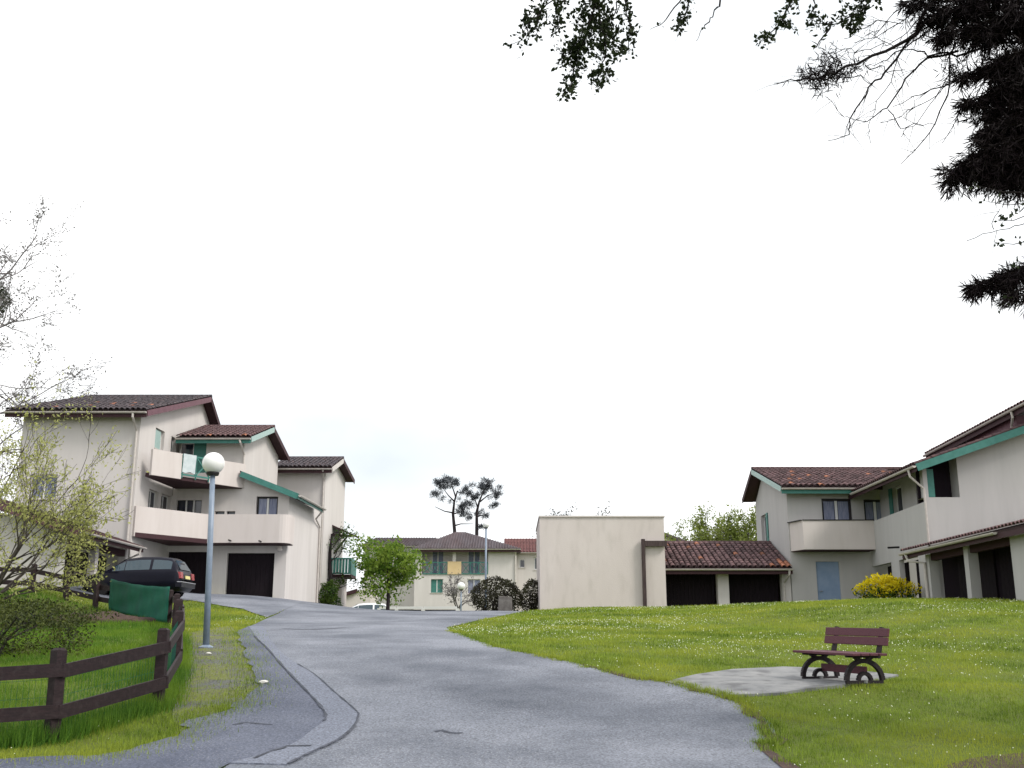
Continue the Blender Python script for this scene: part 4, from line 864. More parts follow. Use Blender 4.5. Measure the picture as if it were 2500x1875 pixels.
def grow(mb, tips, p, d, L, r, lev, kids=(3, 4), ang=.6, shrink=.68, wob=.18, grav=0.0, minr=.004, sides=5, up=0.0, seg=4, leafat=1):
    pts = [Vector(p)]; rad = [r]; d = Vector(d).normalized(); r1 = max(minr, r * .62)
    for i in range(seg):
        d = (d + Vector((random.gauss(0, wob), random.gauss(0, wob), random.gauss(0, wob) + up - grav))).normalized()
        pts.append(pts[-1] + d * (L / seg)); rad.append(r + (r1 - r) * (i + 1) / seg)
    mb.tube(pts, rad, sides if r > .02 else 3, cap=False)
    if lev <= leafat:
        for q, q2 in zip(pts[:-1], pts[1:]): tips.append((q.lerp(q2, .5), d)); tips.append((q2, d))
    if lev == 0: return
    n = random.randint(*kids)
    for k in range(n):
        t = random.uniform(.35, 1.0) if k else 1.0; i = min(seg - 1, int(t * seg)); q = pts[i].lerp(pts[i + 1], t * seg - i)
        ax = d.orthogonal().normalized(); ax.rotate(Quaternion(d, random.uniform(0, 6.283))); nd = d.copy(); nd.rotate(Quaternion(ax, ang * random.uniform(.55, 1.35) if k else ang * .3))
        grow(mb, tips, q, nd, L * shrink * random.uniform(.75, 1.2), max(minr, r1 * random.uniform(.6, .9)), lev - 1, kids, ang, shrink, wob, grav, minr, sides, up, seg, leafat)
def tips_leaves(tips, per, spread):
    out_ = []; dr = []
    for q, d in tips:
        for _ in range(per): out_.append((q.x + random.gauss(0, spread), q.y + random.gauss(0, spread), q.z + random.gauss(0, spread))); dr.append(tuple(d))
    return np.array(out_).reshape(-1, 3), np.array(dr).reshape(-1, 3)
def blob(c, rad, n, lump=.22, shell=.55, flat=None):
    """points through an uneven rounded crown"""
    v = rng.normal(size=(n, 3)); v /= np.linalg.norm(v, axis=1, keepdims=True)
    ph = rng.uniform(0, 6.28, 9); k = rng.normal(size=(9, 3)) * 3.2
    s = 1 + lump * np.sin(v @ k.T + ph).mean(1) * 2.2
    rr = (rng.random(n) ** .45) * (1 - shell) + shell; rr = np.where(rng.random(n) < .25, rng.random(n) ** .5, rr)
    p = v * (s * rr)[:, None] * np.array(rad)
    if flat is not None: p = p[p[:, 2] > flat]
    return p + np.array(c)
# round lollipop tree
x, y = P(946, 1490, 56).x, 56.0; zb0 = g1(x, y)
T = thing('round_tree', 'small round headed green tree with a thin trunk on the crest', 'tree', (x, y, zb0)); zc = P(946, 1385, 56).z
tb = MB(); tb.tube([(x, y, zb0 - .2), (x + .03, y, zb0 + 1.0), (x - .02, y, zc - .9), (x, y, zc + .2)], [.11, .085, .07, .04], 8); tips = []
for k in range(11):
    a = k * 2.4; grow(tb, tips, (x, y, zc - 1.0 + .09 * k), (math.cos(a), math.sin(a), .9), 1.0, .03, 2, (2, 3), .6, .6, .12)
tb.build('trunk', M['bark_dark'], T)
Pq = np.concatenate([blob((x - .05, y, zc), (1.6, 1.6, 1.45), 4200, lump=.75, shell=.35), tips_leaves(tips, 2, .12)[0]]); leafmesh('crown', Pq, .17, 'leaf_tree', T, asp=.6)
# two umbrella like pines behind the far house
def pine(label, base_u, trunk, clumps, limbs, d):
    b = P(base_u, 1480, d); b.z = 3.0; T = thing('pine_tree', label, 'tree', b, 'pines behind the far house')
    tb = MB(); tr = [Vector(b)] + [P(u, v, d) for u, v in trunk]; tb.tube(tr, [.24] + list(np.linspace(.2, .07, len(trunk))), 7)
    for l in limbs: tb.tube([P(u, v, d + random.uniform(-.5, .5)) for u, v in l], list(np.linspace(.09, .03, len(l))), 5)
    tb.build('trunk', M['bark_dark'], T); pts = []
    for u, v, ru, rv in clumps:
        c = P(u, v, d + random.uniform(-1.2, 1.2)); sc = d / FPX; m = int(26 * ru * rv / 10)
        for _ in range(max(4, int(ru * rv / 28))):
            cc = (c.x + random.gauss(0, .5) * ru * sc, c.y + random.gauss(0, .6), c.z + random.gauss(0, .42) * rv * sc)
            pts.append(blob(cc, (.34, .34, .24), 60, lump=.4, shell=.2))
    leafmesh('crown', np.concatenate(pts), .3, 'leaf_pine', T, asp=.16, up=.5)
pine('crooked pine with open dark crown, taller trunk nearer the ridge', 1109,
     [(1110,1297),(1106,1255),(1109,1225),(1117,1198)],
     [(1075,1180,28,18),(1060,1205,16,10),(1100,1182,26,14),(1112,1176,12,10),(1080,1210,14,9),(1135,1195,18,14),(1145,1205,10,12),(1130,1237,22,16),(1145,1232,20,12),(1128,1256,18,10),(1146,1260,10,10)],
     [[(1106,1252),(1085,1248),(1062,1237)],[(1110,1225),(1095,1210),(1080,1190)],[(1112,1212),(1105,1190),(1100,1180)],[(1111,1283),(1125,1279),(1155,1279)],[(1106,1255),(1125,1250),(1140,1235)]], 118)
pine('straighter pine with a higher clumped crown by the street lamp', 1164,
     [(1164,1300),(1164,1250),(1170,1225),(1180,1200)],
     [(1195,1175,16,16),(1190,1195,26,14),(1175,1185,18,12),(1205,1205,18,12),(1215,1205,10,8),(1165,1210,12,10),(1208,1235,12,12),(1172,1255,9,10),(1185,1260,8,7),(1170,1285,8,12),(1150,1215,10,8)],
     [[(1166,1240),(1160,1220),(1150,1208)],[(1172,1225),(1190,1210),(1205,1205)],[(1165,1262),(1175,1258),(1186,1260)],[(1180,1200),(1188,1185),(1195,1172)]], 119)
# clipped hedges and other shrubs
def shrub(name, label, cat, c, rad, n, size, mat, asp=.6, flat=-.8, stems=7, group=None, mat2=None, topf=.2, lump=.15):
    x, y = c; z = g1(x, y); T = thing(name, label, cat, (x, y, z), group); tb = MB()
    for k in range(stems):
        a = k * 2.4; e = (x + rad[0] * .6 * math.cos(a), y + rad[1] * .6 * math.sin(a), z + rad[2] * random.uniform(.9, 1.5)); tb.tube([(x + .1 * math.cos(a), y + .1 * math.sin(a), z - .1), (x + rad[0] * .2 * math.cos(a), y + rad[1] * .2 * math.sin(a), z + rad[2] * .5), e], [.035, .025, .01], 5)
    tb.build('stem', M['bark_dark'], T); cz = z + rad[2] * (abs(flat) if flat > -1 else 1) * .98
    p = blob((x, y, cz), rad, n, lump=lump, shell=.7, flat=flat * rad[2]); p = p[p[:, 2] > z + .04]
    if mat2:
        hi = (p[:, 2] - z) / (2 * rad[2]) + rng.normal(size=len(p)) * .16 > 1 - topf
        leafmesh('bloom', p[hi], size, mat2, T, asp=asp); p = p[~hi]
    leafmesh('crown', p, size, mat, T, asp=asp); return T
shrub('clipped_shrub', 'large rounded dark clipped shrub behind the stone block', 'shrub', (P(1213, 1480, 47.5).x, 47.5), (1.12, 1.0, .84), 6500, .085, 'leaf_hedge', group='clipped dark shrubs by the tall wall', lump=.12)
shrub('clipped_shrub', 'upright dark clipped shrub against the left edge of the tall wall', 'shrub', (P(1306, 1480, 48.6).x - .05, 48.6), (.62, .7, .88), 3600, .085, 'leaf_hedge', group='clipped dark shrubs by the tall wall', lump=.08)
shrub('flowering_shrub', 'yellow flowering shrub at the top of the lawn beside the blue door', 'shrub', (P(2168, 1470, 39.5).x, 39.5), (.95, .8, .54), 4000, .11, 'leaf_shade', asp=.5, mat2='leaf_yellow', topf=.66, lump=.3)
shrub('porch_shrub', 'dark shrub growing against the corner below the porch roof', 'shrub', (P(800, 1460, 55.3).x, 55.3), (.62, .6, .75), 2600, .11, 'leaf_shade', lump=.3)
# dark creeper climbing the porch
x = P(806, 1400, 56.4).x; T = thing('creeper', 'dark leafy creeper on a stem in front of the teal porch balcony', 'creeper', (x, 56.4, g1(x, 56.4))); tb = MB(); tips = []
tb.tube([(x, 56.4, 2.8), (x + .05, 56.4, 4.5), (x - .05, 56.4, 6.0), (x, 56.4, 7.2)], [.14, .12, .09, .05], 7)
for k in range(12): a = k * 2.2; grow(tb, tips, (x, 56.4, 4.2 + .27 * k), (math.cos(a), .4 * math.sin(a), .5), .9, .03, 2, (2, 3), .7, .65, .2)
tb.build('trunk', M['bark_dark'], T); leafmesh('crown', tips_leaves(tips, 1, .1)[0], .13, 'leaf_shade', T)
# pale bare little tree before the far house
x = P(1118, 1490, 74).x; b = Vector((x, 74, g1(x, 74))); T = thing('bare_sapling', 'pale leafless sapling in front of the far house', 'tree', b); tb = MB(); tips = []
for k in range(5): grow(tb, tips, b + Vector((0, 0, .9)), (random.uniform(-.8, .5), random.uniform(-.4, .4), 1), 1.2, .05, 3, (3, 4), .6, .7, .2, minr=.012)
tb.tube([b - Vector((0, 0, .2)), b + Vector((0, 0, 1.0))], [.09, .07], 6); tb.build('trunk', M['twig_pale'], T); leafmesh('crown', tips_leaves(tips, 1, .1)[0][::3], .12, 'leaf_bud', T)
# loose trees behind the wall and the garage
def loose_tree(label, c, h, spread_, mat, n0, per, size, lev=4, barkm='bark', group='loose trees behind the walls'):
    b = Vector((c[0], c[1], g1(*c))); T = thing('back_tree', label, 'tree', b, group); tb = MB(); tips = []
    tb.tube([b - Vector((0, 0, .2)), b + Vector((0, 0, h * .3)), b + Vector((.1, 0, h * .45))], [.16, .13, .1], 7)
    for k in range(n0): a = k * 2.4; grow(tb, tips, b + Vector((0, 0, h * (.28 + .2 * k / n0))), (math.cos(a) * spread_, math.sin(a) * spread_, 1), h * .3, .07, lev - 1, (2, 4), .55, .66, .16, minr=.008)
    tb.build('trunk', M[barkm], T); p, d_ = tips_leaves(tips, per, .16); leafmesh('crown', p, size, mat, T); return T
loose_tree('loose spring green tree above the garage roof beside the corner house', (P(1760, 1300, 60).x, 60), 6.6, .75, 'leaf_back', 8, 3, .16)
loose_tree('second spring green tree close to the gable of the corner house', (P(1818, 1300, 58).x, 58), 5.6, .5, 'leaf_back', 7, 4, .15)
loose_tree('sparse tree top showing above the middle of the tall wall', (P(1432, 1250, 70).x, 70), 7.4, .24, 'leaf_bud', 5, 2, .17)
loose_tree('thin grey tree top showing above the corner of the tall wall', (P(1352, 1250, 78).x, 78), 6.6, .3, 'leaf_bud', 4, 1, .15, barkm='twig_pale')
# tall bare tree at the left edge
b = Vector((-27.9, 50, g1(-27.9, 50))); T = thing('tall_bare_tree', 'tall nearly bare tree with small buds at the left edge above the roof', 'tree', b); tb = MB(); tips = []
tb.tube([b - Vector((0, 0, .3)), b + Vector((.3, 0, 4)), b + Vector((.6, 0, 9)), b + Vector((.9, 0, 13)), b + Vector((1.1, 0, 16.5))], [.4, .34, .26, .17, .08], 9)
for k in range(26): a = k * 2.4; hh = 4.5 + 12.2 * k / 26; grow(tb, tips, b + Vector((.06 * hh, 0, hh)), (math.cos(a) + .12, math.sin(a), .55), 4.0 - .09 * hh, .07, 4, (2, 4), .55, .66, .13, minr=.008)
tb.build('trunk', M['twig_pale'], T); p, d_ = tips_leaves(tips, 1, .12); leafmesh('crown', p[::2], .13, 'leaf_bud', T); c_ = P(-6, 738, 50); leafmesh('mistletoe_clump', blob(c_, (.55, .55, .85), 1500, lump=.4, shell=.3), .12, 'leaf_oak', T)
# young leaved multi stem tree in the left garden
b = Vector((P(-60, 1450, 32.5).x, 32.5, 0)); b.z = g1(b.x, b.y); T = thing('young_leaf_tree', 'multi stemmed tree with pale yellow green young leaves in the left garden', 'tree', b); tb = MB(); tips = []
for k, (dx, dy, dz, L) in enumerate(((.9,-.1,1.0,2.2),(.55,.1,1.2,2.5),(.25,-.2,1.4,2.6),(1.15,.1,.55,2.0),(1.0,-.3,.8,2.1),(-.3,.2,1.4,2.4),(.7,.3,.6,1.9),(.05,.3,1.5,2.6),(1.3,-.2,.3,1.7),(-.6,-.2,1.1,2.0),(.8,-.2,1.25,2.3))):
    grow(tb, tips, b + Vector((.15 * dx, .15 * dy, .1)), (dx, dy, dz), L * 1.08, .05, 4, (2, 4), .5, .66, .12, minr=.006, up=.03)
tb.tube([b - Vector((0, 0, .2)), b + Vector((0, 0, .5))], [.2, .14], 8)
tb.build('trunk', M['bark'], T); p, d_ = tips_leaves(tips, 1, .09); leafmesh('crown', p[rng.random(len(p)) < .8], .11, 'leaf_young', T, asp=.45)
# dark shrubs inside the garden fence
shrub('garden_shrub', 'dark broad shrub in the corner of the left garden', 'shrub', (P(-20, 1560, 20).x, 20), (1.3, 1.6, .62), 8500, .06, 'leaf_garden', lump=.6, flat=-.7)
shrub('garden_shrub', 'low green shrub beside the rear fence rails of the left garden', 'shrub', (P(70, 1480, 27).x, 27), (1.5, 1.3, .42), 5000, .07, 'leaf_garden', lump=.4, flat=-.7)
# overhanging leafy tree: trunk right of the frame, limb above it, sprays hanging into the picture
OT = thing('overhanging_tree', 'leafy branches hanging into the top of the picture from a tree beside the lawn', 'tree', (8.2, 9.5, g1(8.2, 9.5))); tb = MB()
tb.tube([(8.2, 9.5, -.1), (8.1, 9.5, 3), (7.7, 9.6, 6), (6.6, 9.8, 8.2), (4.2, 10, 9.0), (2.0, 10, 9.2), (.3, 10, 9.0), (-.6, 10, 8.6)], [.3, .24, .2, .15, .11, .08, .05, .02], 8)
lp = []; ld = []
def spray(path, d, r0, dens, spread=.055, wob=.1):
    pts = [P(u, v, d + random.gauss(0, wob)) for u, v in path]; q = []
    for i in range(len(pts) - 1):
        for k in range(4): q.append(pts[i].lerp(pts[i+1], k / 4) + Vector((random.gauss(0, .012), random.gauss(0, .02), random.gauss(0, .012))))
    q.append(pts[-1]); tb.tube(q, list(np.linspace(r0, .003, len(q))), 4, cap=False)
    L = sum((q[i+1] - q[i]).length for i in range(len(q) - 1))
    for k in range(int(L * dens)):
        i = random.randrange(len(q) - 1); c = q[i].lerp(q[i+1], random.random()); off = Vector((random.gauss(0, spread), random.gauss(0, spread), random.gauss(0, spread)))
        if random.random() < .35: tb.tube([c, c + off], [.0025, .0015], 3, cap=False)
        for _ in range(random.randint(2, 5)): lp.append(tuple(c + off + Vector((random.gauss(0, .018), random.gauss(0, .018), random.gauss(0, .018))))); ld.append((off.x * 4, off.y * 4, off.z * 4 - .2))
for pth, dn, sp in (([(1420,-110),(1390,-40),(1330,15),(1295,50),(1272,100)], 95, .06), ([(1390,-40),(1368,25),(1352,78)], 90, .05), ([(1330,15),(1312,40),(1308,90)], 60, .04),
                    ([(1480,-110),(1458,-10),(1440,55),(1420,110),(1392,145),(1372,135)], 130, .075), ([(1420,110),(1400,160),(1396,205),(1372,240)], 80, .05), ([(1458,-10),(1466,60),(1482,120),(1470,165),(1453,215)], 130, .07), ([(1440,0),(1425,30),(1405,45)], 90, .06), ([(1455,40),(1430,80),(1405,110)], 90, .06),
                    ([(1466,60),(1492,90),(1500,135)], 90, .06), ([(1520,-110),(1528,0),(1540,65),(1536,132)], 62, .04), ([(1515,-10),(1500,35),(1490,60)], 40, .04), ([(1700,-110),(1690,-5),(1668,40),(1652,78)], 50, .035),
                    ([(1680,-60),(1660,5),(1620,55),(1586,72)], 2, .02), ([(1775,-70),(1755,5),(1737,45),(1712,75),(1700,100)], 2, .02),
                    ([(1960,-100),(1935,5),(1905,52),(1872,90),(1852,108)], 40, .035), ([(1908,50),(1925,65),(1940,70)], 60, .035), ([(2180,-50),(2100,30),(2036,57),(1992,53)], 55, .045), ([(2130,-20),(2090,15),(2070,28)], 130, .06), ([(2036,57),(2002,105),(1985,122)], 6, .03), ([(2110,20),(2090,60),(2080,75)], 40, .03), ([(1985,-60),(1985,20),(1975,50)], 45, .035), ([(1925,-60),(1930,10)], 60, .035)):
    spray(pth, 10, .012, dn * .8, sp * .78)
crw = []  # unseen crown above the frame, added to shade the near lawn
for k in range(26):
    t = k / 25; c = Vector((8.4 - 7.6 * t + random.gauss(0, .5), 9.2 + random.gauss(0, 1.0), 10.6 + 1.2 * math.sin(t * 3) + random.gauss(0, .5)))
    r = random.uniform(.7, 1.1); c.z = max(c.z, EYE + .70 * (c.y + r) + r); crw.append(blob(c, (r, r, r * .8), 260, lump=.4, shell=.3)); tb.tube([(7.7 - 7.2 * t, 9.7, 8.4 if t > .25 else 7), c], [.03, .008], 4, cap=False)
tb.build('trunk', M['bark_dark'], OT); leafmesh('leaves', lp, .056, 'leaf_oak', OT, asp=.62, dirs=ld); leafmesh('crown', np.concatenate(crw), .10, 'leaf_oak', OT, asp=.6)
# conifer at the right edge
CT = thing('conifer_tree', 'dark conifer with drooping boughs and bare branches filling the upper right corner', 'tree', (7.6, 12.0, g1(7.6, 12.0))); tb = MB(); npz = []; ndr = []
tb.tube([(7.6, 12, 0), (7.5, 12, 4), (7.4, 12, 9), (7.3, 12, 15)], [.38, .32, .22, .06], 9)
def bare(path, r0, r1=.004, d=11.5, sub=0):
    pts = [P(u, v, d) for u, v in path]; q = []
    for i in range(len(pts) - 1):
        for k in range(3): q.append(pts[i].lerp(pts[i+1], k / 3) + Vector((random.gauss(0, .008), random.gauss(0, .03), random.gauss(0, .008))))
    q.append(pts[-1]); tb.tube(q, list(np.linspace(r0, r1, len(q))), 5, cap=False)
    for _ in range(sub):
        i = random.randrange(1, len(q) - 1); t = (q[i+1] - q[i]).normalized(); d_ = (t + Vector((random.gauss(0, .8), random.gauss(0, .3), random.gauss(-.25, .7)))).normalized(); L = random.uniform(.12, .4)
        tb.tube([q[i], q[i] + d_ * L * .5, q[i] + d_ * L + Vector((0, 0, -.04))], [.004, .003, .0015], 3, cap=False)
for pth, r0, sb in (([(2250,40),(2200,95),(2150,110),(2090,125),(2040,118)], .006, 8), ([(2330,150),(2290,230),(2235,260),(2200,285),(2150,300)], .006, 8), ([(2400,190),(2350,260),(2330,300),(2300,350)], .005, 6), ([(2210,60),(2150,50),(2110,70),(2060,95)], .005, 8), ([(2700,90),(2400,40),(2259,19),(2237,85),(2158,130),(2063,165),(2003,190),(1952,193),(1889,203)], .035, 26), ([(2230,89),(2167,171),(2126,209),(2079,291),(2072,329),(2022,343)], .016, 10),
                    ([(2338,127),(2268,136),(2215,190),(2170,260),(2120,294),(2079,291)], .016, 10), ([(2338,100),(2322,133),(2316,206),(2284,304),(2240,361),(2199,402)], .014, 8), ([(2170,263),(2199,313),(2243,301),(2284,304)], .007, 3),
                    ([(2600,120),(2401,171),(2319,206),(2253,225),(2180,260)], .014, 8), ([(2600,90),(2338,127),(2268,133),(2227,120),(2180,120)], .018, 8), ([(2063,185),(2098,188),(2130,203)], .008, 3), ([(2110,165),(2150,163),(2170,172),(2210,170)], .008, 3), ([(2259,80),(2215,110),(2170,140),(2130,160)], .01, 6), ([(2120,294),(2122,330),(2125,350)], .004, 1), ([(2079,291),(2060,285),(2015,235)], .004, 2),
                    ([(2190,20),(2150,75),(2115,85)], .006, 3), ([(2230,30),(2170,75),(2085,105)], .007, 4), ([(2180,115),(2130,90),(2110,80)], .005, 2), ([(2600,500),(2500,545),(2460,560),(2420,565),(2360,588)], .006, 1), ([(2420,565),(2428,530),(2440,510)], .005, 1), ([(2330,175),(2240,300),(2205,320),(2200,335)], .005, 2), ([(2200,120),(2175,200),(2140,250),(2130,285)], .006, 3)):
    bare(pth, r0, sub=int(sb * 1.8))
def bough(root, tip, hang, nn, d=11.5, thick=30, ln=.16):
    a = P(*root, d); b = P(*tip, d - .3); mid = a.lerp(b, .5) + Vector((0, 0, .12)); q = [a, mid, b]; tb.tube(q, [.04, .025, .006], 5, cap=False)
    sc = d / FPX; along = (b - a).normalized()
    for _ in range(int(nn / 17)):
        t = random.random() ** .75; c = (a.lerp(mid, t * 2) if t < .5 else mid.lerp(b, t * 2 - 1)); wd = thick * sc * (1.2 - t)
        c = c + Vector((random.gauss(0, .3) * wd, random.gauss(0, 1.2) * wd, random.gauss(0, .3) * wd)); L = random.uniform(.5, 1.5) * (hang * .6 + thick) * sc * (1.15 - .6 * t)
        td = (along * random.uniform(.1, .9) + Vector((random.gauss(0, .4), random.gauss(0, .4), random.gauss(-.62, .35)))).normalized(); m_ = 22; e = c + td * L + Vector((0, 0, -.12 * L))
        tb.tube([c, c.lerp(e, .6) + Vector((0, 0, .03 * L)), e], [.006, .004, .002], 3, cap=False)
        for k in range(m_):
            f = random.random(); p_ = c.lerp(e, f); npz.append(tuple(p_)); ndr.append((td.x * 1.1 + random.gauss(0, .42), td.y + random.gauss(0, .42), td.z + random.gauss(-.12, .42)))
for rt_, tp, hg, nn, th in (((2700,-60),(2215,5),50,2600,34), ((2650,-20),(2255,45),55,3400,38), ((2650,40),(2290,85),40,2600,32), ((2750,0),(2380,75),90,3200,50), ((2700,110),(2345,185),20,1100,22),
                            ((2750,80),(2425,150),130,3800,46), ((2750,170),(2352,252),35,2600,30), ((2750,190),(2415,270),80,3000,36), ((2750,300),(2318,420),55,3600,42), ((2750,330),(2370,380),75,4200,46), ((2720,400),(2420,440),60,2200,36), ((2760,600),(2365,703),30,1700,24), ((2760,640),(2400,690),40,1500,24), ((2760,680),(2450,720),60,1300,24), ((2750,230),(2395,325),70,3400,44), ((2750,250),(2440,310),90,3200,50), ((2750,120),(2440,210),90,3200,46), ((2750,370),(2400,410),90,3000,44)):
    bough(rt_, tp, hg, nn, thick=th)
for u, v, su, sv_, n in ((2030,150,22,16,160), (2000,188,26,9,240), (2050,175,20,9,160), (2100,162,12,5,50), (2330,170,14,22,130), (2010,205,22,10,90)):
    for _ in range(n): c = P(random.gauss(u, su), random.gauss(v, sv_), 11.5 + random.gauss(0, .12)); npz.append(tuple(c)); ndr.append((random.gauss(-.4, .6), random.gauss(0, .5), random.gauss(0, .8)))
for k in range(70):  # boughs out of view, added so the conifer shades the lawn
    a = k * 2.4; hh = 3.2 + 10 * k / 70; L = 3.1 - .2 * hh + random.uniform(-.3, .3); q0 = Vector((7.5, 12, hh)); q1 = q0 + Vector((math.cos(a) * L, math.sin(a) * L, -.35))
    if min(q1.x / q1.y, q0.lerp(q1, .6).x / q0.lerp(q1, .6).y) < .56: continue
    tb.tube([q0, q0.lerp(q1, .5) + Vector((0, 0, .1)), q1], [.05, .03, .008], 5, cap=False); al = (q1 - q0).normalized()
    for _ in range(46):
        c = q0.lerp(q1, random.random()) + Vector((random.gauss(0, .12), random.gauss(0, .12), 0)); td = (al * .6 + Vector((random.gauss(0, .5), random.gauss(0, .5), random.gauss(-.5, .3)))).normalized(); e = c + td * random.uniform(.2, .5)
        for _ in range(14): npz.append(tuple(c.lerp(e, random.random()))); ndr.append((td.x + random.gauss(0, .4), td.y + random.gauss(0, .4), td.z + random.gauss(0, .4)))
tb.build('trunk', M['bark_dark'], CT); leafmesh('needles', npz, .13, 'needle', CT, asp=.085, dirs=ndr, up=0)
lp = []
for u, v in ((2445,535),(2432,540),(2450,528),(2438,590),(2430,592),(2480,510),(2490,500),(2495,480),(2470,520),(2490,590),(2482,630),(2476,640),(2402,490),(2430,480),(2380,455),(2440,750),(2455,735)):
    for _ in range(4): lp.append(tuple(P(u + random.gauss(0, 6), v + random.gauss(0, 6), 9.5 + random.gauss(0, .05))))
tb = MB()
for u0, v0, u1, v1 in ((2520,495,2400,490),(2520,520,2430,540),(2520,585,2430,592),(2520,625,2475,642),(2520,470,2380,452),(2520,730,2440,752)):
    tb.tube([P(u0, v0, 9.5), P((u0+u1)/2, (v0+v1)/2 + 8, 9.5), P(u1, v1, 9.5)], [.005, .004, .002], 4, cap=False)
tb.build('twigs', M['bark_dark'], OT); leafmesh('leaves', lp, .06, 'leaf_oak', OT, asp=.55, up=-.5)

# ------------------------------------------------------------------ fence round the left garden
FN = thing('garden_fence', 'dark stained two rail timber fence curving round the left garden', 'fence', (-6, 14, .6))
def fp(u, d): x = P(u, 1600, d).x; return Vector((x, d, g1(x, d)))
fence = [fp(-420, 12.4), fp(-130, 12.5), fp(146, 13.0), fp(394, 15.0), fp(429, 17.6), fp(428, 20.5), fp(421, 24.5), fp(404, 30.0), fp(262, 34.8), fp(222, 35.3), fp(147, 35.8), fp(60, 36.2), fp(-50, 36.6)]
hts = [1.03] * 4 + [.98, .95, .92, .9, .9, .9, .92, .92, .92]
for i, p in enumerate(fence):
    t = (fence[min(i+1, len(fence)-1)] - fence[max(i-1, 0)]); t.z = 0; t.normalize(); n = Vector((t.y, -t.x, 0)); h = hts[i]; w_ = .066
    ln = Vector((random.gauss(0, .012), random.gauss(0, .012), 0)); q = [p + t * (a * w_) + n * (b * w_) for a, b in ((-1,-1),(1,-1),(1,1),(-1,1))]
    mb = MB(); mb.hexa([v - Vector((0,0,.3)) for v in q], [v + Vector((0,0,h)) + ln for v in q]); mb.hexa([v + Vector((0,0,h + .001)) + ln for v in q], [p + Vector((0,0,h + .03)) + (v - p) * .55 + ln for v in q]); mb.build('post', M['wood'], FN)
for i in range(len(fence) - 1):
    a, b = fence[i], fence[i+1]; t = (b - a); t.z = 0; t.normalize(); n = Vector((t.y, -t.x, 0)) * (.09 if i < 3 else .085)
    for hz in (.80, .34):
        za = Vector((0, 0, hz * hts[i] / 1.03 + random.gauss(0, .012))); zb2 = Vector((0, 0, hz * hts[i+1] / 1.03 + random.gauss(0, .012)))
        MB().bar(a + n + za - t * .05, b + n + zb2 + t * .05, .038, .155).build('rail', M['wood'], FN)
# wire netting behind the near rails
V = []; F = []
def wire(a, b, r=.0016):
    d_ = (b - a).normalized(); s = d_.cross(Vector((0, 1, .1))).normalized() * r; k = len(V); V.extend([tuple(a - s), tuple(a + s), tuple(b + s), tuple(b - s)]); F.append((k, k+1, k+2, k+3))
for i in range(0, 5):
    a, b = fence[i], fence[i+1]; L = (b - a).length; n = int(L / .06)
    for k in range(n):
        p = a.lerp(b, k / n) + Vector((-.02, .09, 0)); p.z = g1(p.x, p.y); wire(p, p + Vector((0, 0, .85)))
    for hz in (.1, .3, .5, .7, .85): wire(a + Vector((-.02, .09, hz)), b + Vector((-.02, .09, hz)))
o = npmesh('wire_netting', V, F, M['sheet'], FN); o['kind'] = 'stuff'
# green sheet hung on the rear stretch of the fence
a, b = fence[7], fence[8]; V = []; F = []; nu, nv = 26, 10
for i in range(nu + 1):
    for j in range(nv + 1):
        s, t_ = i / nu, j / nv; p = a.lerp(b, -.02 + 1.04 * s); q = Vector((p.x, p.y, g1(p.x, p.y))); out_ = .15 + .018 * math.sin(s * 31 + t_) + .02 * math.sin(s * 6 + t_ * 3) * (1 - t_) + .02 * math.sin(11 * (s + t_))
        V.append((q.x - .05 * out_, q.y - out_, q.z + .03 + (.98 - .03 * math.sin(s * math.pi) - .012 * math.sin(s * 13) ** 2) * t_))
for i in range(nu):
    for j in range(nv): k = i * (nv + 1) + j; F.append((k, k + nv + 1, k + nv + 2, k + 1))
o = npmesh('windbreak_sheet', V, F, M['sheet'], smooth=True); tag(o, 'green plastic sheet hung along the fence below the dark car', 'sheet')
sm = o.modifiers.new('thickness', 'SOLIDIFY'); sm.thickness = .006
# soil heap beside it
c = fp(235, 30.5); pts = []
mb = MB(); bm = bmesh.new(); bmesh.ops.create_icosphere(bm, subdivisions=3, radius=1)
for v in bm.verts: v.co = Vector((c.x + v.co.x * (1.5 + .2 * math.sin(v.co.y * 9)), c.y + v.co.y * .7, c.z + v.co.z * .26 * (1 + .3 * math.sin(v.co.x * 7 + v.co.y * 5))))
me = bpy.data.meshes.new('soil_heap'); bm.to_mesh(me); bm.free(); me.materials.append(M['soil']); o = bpy.data.objects.new('soil_heap', me); COL.objects.link(o); tag(o, 'low heap of brown soil on the garden grass by the green sheet', 'soil heap')

# ------------------------------------------------------------------ globe lamps
def lamp(label, base, top, rg, rp, lean=(0, 0)):
    T = thing('globe_lamp', label, 'lamp post', base, 'globe street lamps'); b = Vector(base); c = Vector((b.x + lean[0], b.y + lean[1], top))
    MB().tube([b - Vector((0, 0, .1)), b.lerp(c, .5), c - Vector((0, 0, rg * .95))], [rp * 1.15, rp, rp * .9], 12).build('pole', M['lamp_pole'], T, smooth=True)
    m = MB(); m.lathe([(0, -rg * 1.12), (rg * .52, -rg * 1.12), (rg * .6, -rg * .9), (rg * .55, -rg * .78), (0, -rg * .78)], c, 16); m.build('collar', M['dark_frame'], T)
    m = MB(); m.lathe([(rg * math.sin(a), -rg * math.cos(a)) for a in np.linspace(.0, math.pi, 19)], c, 28); m.build('globe', M['globe'], T, smooth=True)
    m = MB(); m.lathe([(rp * 2.6, 0), (rp * 2.6, .02), (rp * 1.2, .06)], b, 12); m.build('base_plate', M['lamp_pole'], T); return T
b = gp(503, 1582); tp = P(521, 1131, b.y)
lamp('tall grey lamp post with white globe on the mossy verge by the stepped house', b, tp.z, 27 * b.y / FPX, .058, (tp.x - b.x, 0))
